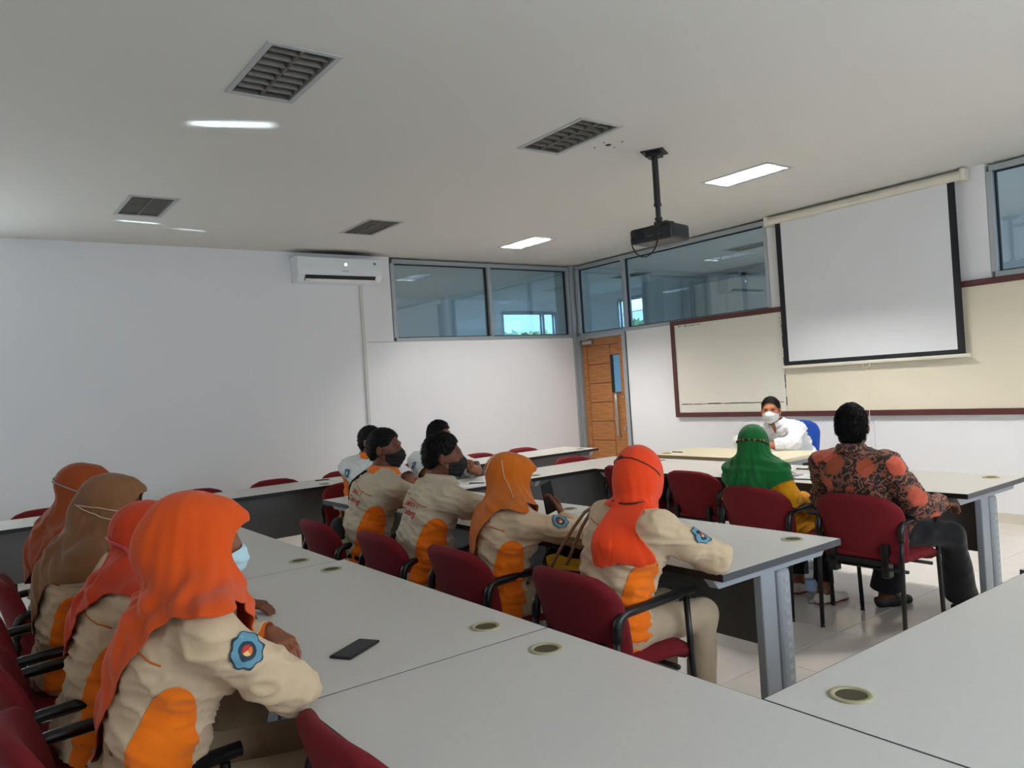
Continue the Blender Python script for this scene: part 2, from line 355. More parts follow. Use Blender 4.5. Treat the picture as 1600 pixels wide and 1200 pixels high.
MB().tube([(dx1 - .155, .03, 1.30), (dx1 - .155, -.02, 1.27), (dx1 - .155, -.02, .72), (dx1 - .155, .03, .69)], .012, 8).tube([(dx1 - .185, .03, 1.30), (dx1 - .185, -.012, 1.27), (dx1 - .185, -.012, .72), (dx1 - .185, .03, .69)], .007, 8).build('door_handle', M['steel'], d, smooth=True)
MB().cyl((dx1 - .06, .04, 1.24), (dx1 - .06, .015, 1.24), .016).cyl((dx1 - .06, .04, .80), (dx1 - .06, .012, .80), .02).build('door_lock', M['steel'], d)
MB().bx(dx0 + .05, dx0 + .25, -.02, .03, dz - .075, dz - .02, .008).bx(dx0 - .02, dx0 + .22, -.04, -.025, dz - .01, dz + .005).build('door_closer', M['steel'], d)
MB().bx(dx0 - .06, dx0 - .004, -.01, .11, 0, dz + .06).bx(dx1 + .004, dx1 + .07, -.01, .11, 0, dz + .06).bx(dx0 - .004, dx1 + .004, -.01, .11, dz + .004, dz + .06).build('door_frame', M['alu'], d)
# ---- ceiling lights (recessed louvre troffers)
def troffer_meshes(on):
    out = []
    f = MB(); t = .022; z = -.006
    for q in ((-LW / 2 - t, LW / 2 + t, -LD / 2 - t, -LD / 2 + .006), (-LW / 2 - t, LW / 2 + t, LD / 2 - .006, LD / 2 + t), (-LW / 2 - t, -LW / 2 + .006, -LD / 2 + .006, LD / 2 - .006), (LW / 2 - .006, LW / 2 + t, -LD / 2 + .006, LD / 2 - .006)):
        f.bx(q[0], q[1], q[2], q[3], z, 0)
    out.append(('frame', f.mesh('light_frame', M['troffer'])))
    h = MB()
    for q in ((-LW / 2, LW / 2, -LD / 2, LD / 2, .10, .11), (-LW / 2, LW / 2, -LD / 2, -LD / 2 + .004, 0, .10), (-LW / 2, LW / 2, LD / 2 - .004, LD / 2, 0, .10), (-LW / 2, -LW / 2 + .004, -LD / 2, LD / 2, 0, .10), (LW / 2 - .004, LW / 2, -LD / 2, LD / 2, 0, .10)): h.bx(*q)
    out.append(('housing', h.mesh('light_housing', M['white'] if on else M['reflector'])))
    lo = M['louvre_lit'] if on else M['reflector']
    sp = MB().prism([(-.006, .0), (.006, .0), (.014, .05), (-.014, .05)], 0, -LW / 2 + .005, LW / 2 - .005)
    out.append(('centre_spine', sp.mesh('light_spine', lo)))
    sd = MB()
    for s in (-1, 1): sd.prism([(s * (LD / 2 - .004), 0), (s * (LD / 2 - .014), 0), (s * (LD / 2 - .03), .06), (s * (LD / 2 - .004), .06)], 0, -LW / 2 + .005, LW / 2 - .005)
    out.append(('side_reflector', sd.mesh('light_side', lo)))
    bl = MB().prism([(-.0025, 0.), (.0025, 0.), (.011, .045), (-.011, .045)], 1, -LD / 2 + .02, LD / 2 - .02).mesh('light_blade', lo)
    tb = MB().cyl((-LW / 2 + .03, 0, 0), (LW / 2 - .03, 0, 0), .013, n=12).mesh('light_tube', M['tube_on'] if on else M['tube_off'], True)
    return out, bl, tb
TM = {0: troffer_meshes(0), 1: troffer_meshes(1)}
LL = ['unlit louvred ceiling light nearest above the seated women in headscarves', 'unlit louvred ceiling light beside the old mounting holes', 'lit louvred ceiling light in front of the projection screen',
      'unlit louvred ceiling light above the blank left wall', 'unlit louvred ceiling light in front of the air conditioner', 'lit louvred ceiling light in the row before the high corner glass',
      'unlit louvred ceiling light right of the camera', 'unlit louvred ceiling light over the right tables', 'lit louvred ceiling light right of the projection screen',
      'unlit ceiling light in the corridor above the door', 'unlit ceiling light in the corridor beside the screen', 'added unseen lit ceiling light in the corridor behind the air conditioner wall', 'added unseen lit ceiling light in the corridor behind the projection screen']
for (x, y, on), lab in zip(LIGHTS, LL):
    r = empty('ceiling_light', (x, y, H), label=lab, cat='ceiling light', group='louvred lights in the ceiling')
    parts, bl, tb = TM[on]
    for nme, me in parts: link(nme, me, r)
    for i in range(7): link('blade', bl, r, ((i - 3) * LW / 8, 0, 0))
    for s in (-1, 1): link('tube', tb, r, (0, s * LD / 4, .066))
# ---- air conditioner
ac = empty('air_conditioner', (XL, 3.79, 2.80), label='white wall air conditioner high on the left wall', cat='air conditioner')
prof = [(0, 0), (.10, 0), (.16, .012), (.215, .085), (.22, .15), (.215, .275), (.20, .29), (0, .29)]
b = MB(); L2 = .515
b.prism(prof, 1, -L2, L2); o = b.build('body', M['white'], ac)
b = MB().prism([(.168, .018), (.176, .014), (.215, .066), (.212, .078)], 1, -.43, .43); b.build('air_outlet', M['black'], ac)
MB().prism([(.172, .012), (.178, .010), (.200, .034), (.196, .038)], 1, -.425, .425).build('louvre', M['white'], ac)
MB().prism([(.2165, .10), (.222, .15), (.2185, .268), (.2145, .268), (.216, .15), (.2125, .10)], 1, -.50, .50).build('front_panel', M['white'], ac)
MB().cyl((.2195, .06, .205), (.2225, .06, .205), .015).build('led_display', M['dot'], ac)
MB().bx(.2195, .2215, .40, .445, .205, .24).build('energy_sticker', M['offwhite'], ac)
MB().bx(.2210, .2225, .41, .435, .218, .236).build('sticker_print', M['leg_dark'], ac)
MB().bx(.2185, .2215, .01, .085, .128, .133).build('brand_strip', M['leg_dark'], ac)
MB().bx(XL, XL + .022, 4.095, 4.135, .12, 2.80, .003, 1).build('cable_trunking', M['offwhite'], label='narrow vertical trunking running down the left wall from the air conditioner', cat='trunking')
# ---- whiteboard
wb = empty('whiteboard', (-6.62, YF, .96), label='long cream whiteboard in a dark maroon frame on the front wall', cat='whiteboard')
BW, BH, fw = 5.0, 1.20, .055
for q in ((0, BW, 0, fw), (0, BW, BH - fw, BH), (0, fw, fw, BH - fw), (BW - fw, BW, fw, BH - fw)):
    MB().bx(q[0], q[1], -.05, 0, q[2], q[3], .004, 1).build('frame_rail', M['maroon'], wb)
MB().bx(fw, 1.585, -.03, 0, fw, BH - fw).build('board_panel', M['board'], wb)
MB().bx(1.592, BW - fw, -.03, 0, fw, BH - fw).build('board_panel', M['board2'], wb)
b = MB()
def wear(pts, th):
    for (x0, z0), (x1, z1) in zip(pts[:-1], pts[1:]):
        b.bx(min(x0, x1) - th / 2, max(x0, x1) + th / 2, -.0315, -.029, min(z0, z1) - th / 2, max(z0, z1) + th / 2)
x = .1
while x < 1.45:
    w_ = .05 + .12 * random.random(); b.bx(x, x + w_ * .97, -.0315, -.029, .152 + random.random() * .003, .160 + .006 * random.random()); x += w_
z = .12
while z < 1.0:
    w_ = .05 + .1 * random.random()
    if random.random() < .75: b.bx(1.576 + random.random() * .006, 1.587 + random.random() * .006, -.0315, -.029, z, z + w_ * .9)
    z += w_
for k in range(7): b.bx(.12 + .05 * k, .15 + .05 * k + .02 * random.random(), -.0315, -.029, BH - fw - .028 + random.random() * .01, BH - fw - .024 + random.random() * .012)
for k in range(6): b.bx(1.555 + random.random() * .03, 1.56 + random.random() * .04, -.0315, -.029, .98 + .02 * k, .985 + .02 * k)
b.build('worn_edge', M['blackmark'], wb)
# ---- projection screen
ps = empty('projection_screen', (-4.07, YF - .09, 1.48), label='pulled down projection screen with black border over the whiteboard', cat='screen')
ZT = 3.05 - 1.48
MB().tube([(-1.02, .02, ZT + .045), (1.0, .02, ZT + .045)], .045, 14).build('roller_casing', M['casing'], ps, smooth=False)
MB().bx(-1.045, -1.0, -.035, .075, ZT - .01, ZT + .10, .01).bx(.98, 1.025, -.035, .075, ZT - .01, ZT + .10, .01).build('end_cap', M['casing'], ps)
MB().bx(-.86, .86, .0, .003, .075, ZT).build('screen_sheet', M['screen'], ps)
MB().bx(-.925, -.86, .0, .003, .03, ZT).bx(.86, .925, .0, .003, .03, ZT).bx(-.86, .86, .0, .003, .03, .075).build('border', M['screenborder'], ps)
MB().bx(-.95, .97, -.012, .016, 0, .032, .006).build('bottom_bar', M['casing'], ps)
MB().tube([(-.04, 0, .0), (-.035, -.01, -.03), (.0, -.012, -.035), (.03, -.01, -.03), (.035, 0, 0)], .004, 6).tube([(0, -.012, -.035), (.004, -.01, -.4), (-.002, -.01, -.80), (0, -.01, -.92)], .0028, 6).build('pull_cord', M['casing'], ps)
# wall joint of the panelling under the board
MB().bx(-4.085, -4.079, YF - .002, YF, .1, .93).build('trim_3', M['offwhite'], **S)
# ---- projector on its ceiling pole
pj = empty('projector', (-3.94, 4.38, H), label='black projector hanging from the ceiling on a pole', cat='projector')
MB().box((0, 0, -.006), (.17, .17, .012), .003, 1, rot=.5).box((0, 0, -.025), (.11, .11, .03), .006, 2, rot=.5).build('ceiling_plate', M['black'], pj)
MB().cyl((0, 0, -.03), (0, 0, -.40), .024).build('pole', M['black'], pj, smooth=False)
MB().cyl((0, 0, -.30), (0, 0, -.53), .019).cyl((0, 0, -.385), (0, 0, -.405), .029).cyl((0, 0, -.49), (0, 0, -.51), .028).build('pole_extension', M['black'], pj)
MB().box((0, 0, -.535), (.06, .05, .035), .006).box((0, 0, -.555), (.2, .14, .008)).box((.10, 0, -.545), (.01, .1, .02)).build('bracket', M['black'], pj)
rp = Matrix.Rotation(math.radians(10), 3, 'Z')
MB().box((0, 0, -.62), (.36, .26, .115), .022, 3, rot=rp).build('body', M['black'], pj)
b = MB()
for k in range(6): b.box(tuple(rp @ Vector((-.12 + .012 * k, -.1315, -.62))), (.005, .004, .07), rot=rp)
b.build('vent', M['rubber'], pj)
MB().cyl(tuple(rp @ Vector((.08, .12, -.62))), tuple(rp @ Vector((.08, .155, -.62))), .04).build('lens', M['phone'], pj)
MB().box(tuple(rp @ Vector((.0, -.1315, -.635))), (.05, .004, .014), rot=rp).box(tuple(rp @ Vector((.08, -.1315, -.635))), (.02, .004, .012), rot=rp).build('sockets', M['leg_dark'], pj)
pts = [(.05, .04, -.52), (.11, -.06, -.54), (.14, -.16, -.58)] + [(.14 - .135 * (1 - math.cos(t)), -.17, -.64 - .15 * math.sin(t)) for t in np.linspace(0, math.pi, 15)] + [(-.12, -.14, -.62)]
MB().tube(pts, .005, 6).build('cable', M['black'], pj, smooth=True)
# ------------------------------------------------------------------ tables
TZ = .742
def table_parts(L, D, desk=False):
    t = .028; p = []; top = M['desk'] if desk else M['top']
    b = MB().bx(-L / 2 + .003, L / 2 - .003, -D / 2 + .003, D / 2 - .003, TZ - t, TZ)
    p.append(('tabletop', b.mesh('tabletop', top), (0, 0, 0), []))
    ee = M['desk_edge'] if desk else M['edge']; eg = M['desk'] if desk else M['edge_grey']
    lo_ = MB().bx(-L / 2, L / 2, -.0015, .0015, TZ - t, TZ - .0008).mesh('long_edge', ee); eo_ = MB().bx(-.0015, .0015, -D / 2 + .003, D / 2 - .003, TZ - t, TZ - .0008).mesh('end_edge', eg)
    for s in (-1, 1): p.append(('edge_band', lo_, (0, s * (D / 2 - .0015), 0), [])); p.append(('edge_band', eo_, (s * (L / 2 - .0015), 0, 0), []))
    py = .05 if D > .7 else .10
    p.append(('modesty_panel', MB().bx(-L / 2 + .12, L / 2 - .12, py - .009, py + .009, .33, TZ - t - .002, .002, 1).mesh('modesty_panel', M['ext_white'] if desk else M['panel']), (0, 0, 0), []))
    lg = MB()
    lg.bx(-.02, .02, -.115, -.02, .04, TZ - t - .045, .006, 2)
    lg.bx(-.032, .032, -.012, .075, .04, TZ - t - .045, .022, 3)
    lg.bx(-.026, .026, -D / 2 + .05, D / 2 - .05, .012, .045, .012, 2)
    lm = lg.mesh('leg', M['leg'])
    rail = MB().prism([(-D / 2 + .012, TZ - t), (D / 2 - .012, TZ - t), (D / 2 - .05, TZ - t - .045), (-D / 2 + .05, TZ - t - .045)], 0, -.022, .022).mesh('rail', M['leg'])
    cov = MB(); 
    for k in range(12): cov.bx(.0325, .0335, .018, .046, .12 + k * .045, .14 + k * .045)
    cov = cov.mesh('slots', M['alu'])
    gl = [MB().cyl((0, q * (D / 2 - .09), 0), (0, q * (D / 2 - .09), .014), .018).mesh('glide', M['black']) for q in (-1, 1)]
    for s in (-1, 1):
        p.append(('leg', lm, (s * (L / 2 - .085), .03 if D > .7 else .06, 0), [('slots', cov)] if s > 0 else []))
        p.append(('top_rail', rail, (s * (L / 2 - .085), 0, 0), [('glide', gl[0]), ('glide', gl[1])]))
    gm = MB().lathe([(.047, TZ - .002), (.049, TZ + .003), (.044, TZ + .0045), (.036, TZ + .0042), (.034, TZ - .0005)], (0, 0, 0), 22).mesh('grommet', M['grommet'], True)
    hm = MB().lathe([(.034, TZ + .0008), (.033, TZ + .0022), (.001, TZ + .0022)], (0, 0, 0), 18).mesh('grommet_cap', M['hole'])
    for s in (-1, 1): p.append(('grommet', gm, (s * (L / 2 - .15), D / 2 - .13, 0), [('cap', hm)]))
    return p
TP = {'w': table_parts(1.498, .80), 'n': table_parts(1.498, .58), 'd': table_parts(1.5, .70, True)}
def table(kind, x, y, rz, label, group, cat='table'):
    r = empty('meeting_table' if kind != 'd' else 'desk', (x, y, 0), rz, label=label, cat=cat, group=group)
    for nme, me, loc, subs in TP[kind]:
        o = link(nme, me, r, loc)
        for sn, sm in subs:
            q = link(sn, sm, o)
            if sn == 'slots': q['kind'] = 'stuff'
    return r
Gw = 'white topped meeting tables set in two rings'
R90 = math.pi / 2
table('w', -2.65, 1.085, 0, 'white table in the foreground with the black phone lying on it', Gw)
table('w', -1.15, 1.085, 0, 'white table at the bottom edge with an empty red chair tucked under it', Gw)
table('w', -4.15, 1.055, 0, 'white table in front of the women in brown and rust headscarves', Gw)
table('w', -.72, 2.235, R90, 'white table in the lower right corner with one round cable hole in view', Gw)
table('w', -.745, 3.74, R90, 'white table at the right edge just past the corner table', Gw)
table('w', -2.63, 2.71, 0, 'white table before the women in mustard and tied orange headscarves, grey end leg', Gw)
table('w', -4.13, 2.71, 0, 'white table in front of the two young men in beige shirts', Gw)
table('w', -2.69, 4.87, 0, 'white table in front of the man in the batik shirt', Gw)
table('w', -4.19, 4.87, 0, 'white table with two empty red chairs pushed up to it, before the cream desk', Gw)
table('n', -5.21, 3.01, -R90, 'narrow white table where the two men in white short sleeves sit', Gw)
table('n', -5.22, 4.53, -R90, 'narrow white table with a single empty chair behind it, left of the middle', Gw)
table('n', -6.64, .59, -R90, 'narrow white table along the left wall behind the women in headscarves', Gw)
table('n', -6.64, 2.09, -R90, 'narrow white table along the left wall with two red chair backs showing', Gw)
table('n', -6.64, 3.59, -R90, 'narrow white table along the left wall behind the men in white', Gw)
table('n', -6.64, 5.09, -R90, 'narrow white table along the left wall nearest the door', Gw)
table('d', -4.56, 5.85, math.pi, 'cream desk of the man facing the room', None, 'desk')
# ------------------------------------------------------------------ chairs
def pad_mesh(name, prof, half, thick, depth_curve, n=18, m=18, matl=None, arch=.02):
    """upholstered pad: prof(v)->(centre point offset (y,z)), half(v)->half width; closed pillow"""
    F, B, V = [], [], []
    for j in range(m + 1):
        v = j / m; y, z, ny, nz = prof(v); hw = half(v)
        for i in range(n + 1):
            u = -1 + 2 * i / n
            x_ = u * hw; e = max(0, 1 - abs(u) ** 6) ** .5 * max(0, 1 - abs(2 * v - 1) ** 10) ** .5
            c = depth_curve(x_, v); t = thick * (.25 + .75 * e) / 2
            za = z - arch * (x_ / .24) ** 2 * max(0, v - .5) * 2; F.append((x_, y + c + ny * t, za + nz * t)); B.append((x_, y + c - ny * t, za - nz * t))
    V = F + B; K = len(F); q = lambda i, j: j * (n + 1) + i; fs = []
    for j in range(m):
        for i in range(n):
            fs.append((q(i, j), q(i + 1, j), q(i + 1, j + 1), q(i, j + 1))); fs.append((K + q(i, j), K + q(i, j + 1), K + q(i + 1, j + 1), K + q(i + 1, j)))
    for j in range(m):
        fs.append((q(0, j), q(0, j + 1), K + q(0, j + 1), K + q(0, j))); fs.append((q(n, j), K + q(n, j), K + q(n, j + 1), q(n, j + 1)))
    for i in range(n):
        fs.append((q(i, 0), K + q(i, 0), K + q(i + 1, 0), q(i + 1, 0))); fs.append((q(i, m), q(i + 1, m), K + q(i + 1, m), K + q(i, m)))
    me = bpy.data.meshes.new(name); me.from_pydata(V, [], fs); b = bmesh.new(); b.from_mesh(me); bmesh.ops.recalc_face_normals(b, faces=b.faces); b.to_mesh(me); b.free()
    me.materials.append(matl); smooth_mesh(me); return me
def chair_meshes(um):
    def bprof(v):
        z = .43 + .355 * v; y = -.165 - .02 * math.sin(v * 2.2) - .075 * v * v
        dy = -.02 * 2.2 * math.cos(v * 2.2) - .15 * v; l = math.hypot(dy, .355); return y, z, .355 / l, -dy / l
    def bhalf(v):
        w = .230 + .018 * math.sin(min(v, .7) / .7 * math.pi / 2)
        if v > .72: k = (v - .72) / .28; w *= .50 + .50 * (max(0, 1 - k ** 2.4)) ** .5
        if v < .12: k = (.12 - v) / .12; w *= .86 + .14 * (1 - k * k) ** .5
        return w
    back = pad_mesh('backrest', bprof, bhalf, .058, lambda x, v: .052 * (x / .24) ** 2, 18, 26, um)
    def sprof(v):
        y = -.20 + .44 * v; k = max(0, (v - .72) / .28); z = .432 - .05 * k ** 2.2 + .012 * (1 - v)
        return y, z, .55 * k * k, 1.
    def shalf(v):
        w = .24
        if v > .8: k = (v - .8) / .2; w *= .72 + .28 * (1 - k ** 2.4) ** .5
        if v < .15: k = (.15 - v) / .15; w *= .8 + .2 * (1 - k * k) ** .5
        return w
    seat = pad_mesh('seat', sprof, shalf, .075, lambda x, v: 0., 16, 16, um, 0.)
    return back, seat
def rounded(pts, r=.05, n=5):
    out = [Vector(pts[0])]
    for a, b, c in zip(pts[:-2], pts[1:-1], pts[2:]):
        a, b, c = Vector(a), Vector(b), Vector(c); p = b + (a - b).normalized() * r; q = b + (c - b).normalized() * r
        for i in range(n + 1):
            t = i / n; out.append(p * (1 - t) ** 2 + b * 2 * t * (1 - t) + q * t * t)
    out.append(Vector(pts[-1])); return out
PAD = {'red': chair_meshes(M['red']), 'blue': chair_meshes(M['blue'])}
def side(s):
    x = s * .238
    rear = MB().tube([(x, -.215, .022), (x, -.20, .45), (x, -.195, .56)], .0125, 10).mesh('rear_leg', M['frame'], True)
    front = MB().tube([(x, .215, .022), (x, .195, .40), (x, .185, .632)], .0125, 10).mesh('front_leg', M['frame'], True)
    arm = MB().tube(rounded([(x, -.195, .545), (x, -.185, .640), (x, .225, .655)], .055), .0185, 12).mesh('armrest', M['frame'], True)
    gl = MB().cyl((x, -.215, 0), (x, -.215, .022), .014, .009, 10).mesh('rear_glide', M['rubber']); gf = MB().cyl((x, .215, 0), (x, .215, .022), .014, .009, 10).mesh('front_glide', M['rubber'])
    return rear, front, arm, gl, gf
SIDE = [side(-1), side(1)]
BARS = [MB().tube([(-.238, y, .372), (.238, y, .372)], .010, 8).mesh('crossbar', M['frame'], True) for y in (-.14, .12)]
BRK = MB().bx(-.17, -.13, -.215, -.16, .34, .52, .006).bx(.13, .17, -.215, -.16, .34, .52, .006).bx(-.17, .17, -.215, -.19, .40, .43, .004).mesh('back_bracket', M['frame'])
def chair(x, y, rz, label, group='red upholstered armchairs at the tables', kind='red'):
    r = empty('armchair', (x, y, 0), rz, label=label, cat='chair', group=group)
    o = link('backrest', PAD[kind][0], r)
    if kind == 'blue': o.scale = (1, 1, 1.35); o.location.z = -.10
    link('seat', PAD[kind][1], r)
    for rear, front, arm, gl, gf in SIDE:
        link('glide', gl, link('leg', rear, r)); link('glide', gf, link('leg', front, r)); link('armrest', arm, r)
    for b in BARS: link('crossbar', b, r)
    link('back_bracket', BRK, r); return r
CH = [
 (-4.41, 1.97, 0, 'red armchair of the young man with the black mask'),
 (-3.72, 2.02, 0, 'red armchair behind the bareheaded young man without a visible mask strap'),
 (-3.05, 2.07, 0, 'red armchair of the woman in the mustard headscarf'),
 (-2.30, 2.12, 0, 'red armchair of the woman in the tied orange headscarf, beside the tote bag'),
 (-2.325, 4.21, 0, 'red armchair of the man in the batik shirt, black legs in full view'),
 (-2.98, 4.19, 0, 'red armchair of the woman in the green headscarf'),
 (-3.85, 4.64, 0, 'empty red armchair left of the woman in green'),
 (-4.58, 4.67, -.1, 'empty red armchair mostly hidden by the tied orange headscarf'),
 (-6.78, 1.74, -R90, 'empty red chair by the left wall, back peeping over the bright orange headscarf'),
 (-6.78, 2.42, -R90, 'empty red chair by the left wall, left of the gap between two tables'),
 (-6.78, 3.10, -R90, 'red chair by the left wall just left of the men in white'),
 (-6.78, 3.95, -R90, 'red chair by the left wall between the heads of the men in white'),
 (-6.78, 4.66, -R90, 'empty red chair by the left wall, right of the second man in white'),
 (-6.78, 5.26, -R90, 'empty red chair by the left wall nearest the door'),
 (-5.80, 2.70, -R90, 'red chair of the man in white behind the black mask wearer'),
 (-5.80, 3.40, -R90, 'red chair of the second man in white, nearer the door'),
 (-5.40, 4.80, -R90, 'empty red chair pushed to the narrow table above the mustard headscarf'),
 (-2.20, .33, 0, 'red armchair of the woman in the bright orange headscarf, at the bottom left'),
 (-2.87, .33, 0, 'red armchair of the woman with the pink mask band'),
 (-3.50, .33, 0, 'red armchair of the woman in the brown headscarf'),
 (-4.26, .42, 0, 'red armchair at the left edge, of the woman in the rust headscarf'),
 (-1.62, .88, 0, 'empty red chair at the bottom edge tucked against the table'),
 (-6.78, .62, -R90, 'pinkish red chair by the left wall just left of the rust headscarf'),
]
for c in CH: chair(*c)
chair(-4.52, 6.66, math.pi + .1, 'blue backed chair of the man facing the room', None, 'blue')
# ------------------------------------------------------------------ implicit-surface modelling of people and clothes
f32 = np.float32
def nrm(v): v = np.asarray(v, float); return v / (np.linalg.norm(v) + 1e-12)
class Cone:
    """tapered capsule a->b, optionally flattened by s along direction n"""
    def __init__(s, a, b, ra, rb, n=None, fl=1., k=.03, tag=''):
        s.a, s.b, s.ra, s.rb, s.n, s.fl, s.k, s.tag = np.asarray(a, float), np.asarray(b, float), ra, rb, (None if n is None else nrm(n)), fl, k, tag
    def bounds(s, e):
        r = max(s.ra, s.rb) + e; return np.minimum(s.a, s.b) - r, np.maximum(s.a, s.b) + r
    def d(s, X, Y, Z, e=0.):
        ab = s.b - s.a; L2 = ab @ ab + 1e-12
        t = np.clip(((X - s.a[0]) * ab[0] + (Y - s.a[1]) * ab[1] + (Z - s.a[2]) * ab[2]) / L2, 0, 1)
        vx = X - s.a[0] - t * ab[0]; vy = Y - s.a[1] - t * ab[1]; vz = Z - s.a[2] - t * ab[2]
        q = vx * vx + vy * vy + vz * vz; r = s.ra + (s.rb - s.ra) * t
        if s.n is not None and s.fl != 1:
            fl = (r * s.fl + e) / (r + e); vn = vx * s.n[0] + vy * s.n[1] + vz * s.n[2]
            q = q + vn * vn * (1 / (fl * fl) - 1)
            return (np.sqrt(q) - r - e) * (.5 + .5 * fl)
        return np.sqrt(q) - r - e
class Ell:
    def __init__(s, c, ax, r, k=.03, tag=''):
        s.c, s.ax, s.r, s.k, s.tag = np.asarray(c, float), np.asarray(ax, float), np.asarray(r, float), k, tag
    def bounds(s, e): m = s.r.max() + e; return s.c - m, s.c + m
    def d(s, X, Y, Z, e=0.):
        x, y, z = X - s.c[0], Y - s.c[1], Z - s.c[2]; k0 = 0; k1 = 0
        for a, r in zip(s.ax, s.r):
            u = (x * a[0] + y * a[1] + z * a[2]) / (r + e); k0 = k0 + u * u; k1 = k1 + (u / (r + e)) ** 2
        k0 = np.sqrt(k0); return k0 * (k0 - 1) / (np.sqrt(k1) + 1e-9)
def smin(a, b, k):
    if k <= 0: return np.minimum(a, b)
    h = np.clip(.5 + .5 * (b - a) / k, 0, 1); return b + (a - b) * h - k * h * (1 - h)
def field(prims, h, infl=0., subs=(), lo=None, hi=None, kx=0.):
    bs = [p.bounds(infl) for p in prims]
    l = np.min([b[0] for b in bs], 0) - 3 * h - .01; u = np.max([b[1] for b in bs], 0) + 3 * h + .01
    if lo is not None: l = np.maximum(l, lo)
    if hi is not None: u = np.minimum(u, hi)
    n = np.ceil((u - l) / h).astype(int) + 1
    F = np.full(n, .3, f32); ax = [(l[i] + h * np.arange(n[i])).astype(f32) for i in range(3)]
    def block(p, e, m):
        a, b = p.bounds(e); i0 = np.clip(np.floor((a - m - l) / h).astype(int), 0, n); i1 = np.clip(np.ceil((b + m - l) / h).astype(int) + 1, 0, n)
        sl = tuple(slice(i0[i], i1[i]) for i in range(3))
        return sl, ax[0][sl[0]][:, None, None], ax[1][sl[1]][None, :, None], ax[2][sl[2]][None, None, :]
    for p in prims:
        k = max(p.k, kx); sl, X, Y, Z = block(p, infl, k + .02)
        if F[sl].size == 0: continue
        F[sl] = smin(F[sl], p.d(X, Y, Z, infl).astype(f32), k)
    for p in subs:
        sl, X, Y, Z = block(p, 0, p.k + .02)
        if F[sl].size == 0: continue
        F[sl] = -smin(-F[sl], p.d(X, Y, Z).astype(f32), p.k)
    return F, l, h
_CO = np.array([(i, j, k) for i in (0, 1) for j in (0, 1) for k in (0, 1)])
_ED = [(a, b) for a in range(8) for b in range(a + 1, 8) if np.abs(_CO[a] - _CO[b]).sum() == 1]
def nets(F, lo, h):
    S = F < 0; n = np.array(F.shape) - 1
    cnt = np.zeros(n, np.int8)
    for i, j, k in _CO: cnt += S[i:n[0] + i, j:n[1] + j, k:n[2] + k]
    mx = (cnt > 0) & (cnt < 8); idx = np.argwhere(mx)
    vals = np.stack([F[idx[:, 0] + i, idx[:, 1] + j, idx[:, 2] + k] for i, j, k in _CO], 1).astype(float)
    acc = np.zeros((len(idx), 3)); c = np.zeros(len(idx))
    for a, b in _ED:
        va, vb = vals[:, a], vals[:, b]; m = (va < 0) != (vb < 0); t = np.where(m, va / np.where(m, va - vb, 1), 0)
        acc += (m[:, None]) * (_CO[a] + t[:, None] * (_CO[b] - _CO[a])); c += m
    V = lo + h * (idx + acc / np.maximum(c, 1)[:, None])
    ID = np.full(n, -1, np.int32); ID[mx] = np.arange(len(idx)); Q = []
    for ax in range(3):
        a1, a2 = (ax + 1) % 3, (ax + 2) % 3
        A = [slice(None)] * 3; B = [slice(None)] * 3; A[ax] = slice(0, -1); B[ax] = slice(1, None)
        df = S[tuple(A)] != S[tuple(B)]; e = np.argwhere(df)
        ok = (e[:, a1] > 0) & (e[:, a2] > 0) & (e[:, a1] < n[a1]) & (e[:, a2] < n[a2]); e = e[ok]
        ins = S[tuple(e.T)]
        def cell(d1, d2): q = e.copy(); q[:, a1] += d1; q[:, a2] += d2; return ID[tuple(q.T)]
        q = np.stack([cell(-1, -1), cell(0, -1), cell(0, 0), cell(-1, 0)], 1); q[~ins] = q[~ins][:, ::-1]; Q.append(q)
    Q = np.concatenate(Q); Q = Q[(Q >= 0).all(1)]; return V, Q
def vnormals(V, Q):
    a = V[Q[:, 2]] - V[Q[:, 0]]; b = V[Q[:, 3 if Q.shape[1] == 4 else 1]] - V[Q[:, 1 if Q.shape[1] == 4 else 0]]
    fn = np.cross(a, b) if Q.shape[1] == 4 else np.cross(V[Q[:, 1]] - V[Q[:, 0]], V[Q[:, 2]] - V[Q[:, 0]])
    N = np.stack([np.bincount(Q.ravel(), np.repeat(fn[:, i], Q.shape[1]), len(V)) for i in range(3)], 1)
    return N / (np.linalg.norm(N, axis=1)[:, None] + 1e-12)
def relax(V, Q, it=1, lam=.5, mask=None):
    E = np.concatenate([Q[:, [i, (i + 1) % Q.shape[1]]] for i in range(Q.shape[1])]); E = np.concatenate([E, E[:, ::-1]])
    c = np.bincount(E[:, 0], minlength=len(V)).astype(float)
    for _ in range(it):
        S = np.stack([np.bincount(E[:, 0], V[E[:, 1], i], len(V)) for i in range(3)], 1) / np.maximum(c, 1)[:, None]
        W = V + lam * (S - V); V = W if mask is None else np.where(mask[:, None], W, V)
    return V
def relax_s(Q, a, it=3):
    E = np.concatenate([Q[:, [i, (i + 1) % Q.shape[1]]] for i in range(Q.shape[1])]); E = np.concatenate([E, E[:, ::-1]])
    c = np.maximum(np.bincount(E[:, 0], minlength=len(a)), 1)
    for _ in range(it): a = .4 * a + .6 * np.bincount(E[:, 0], a[E[:, 1]], len(a)) / c
    return a
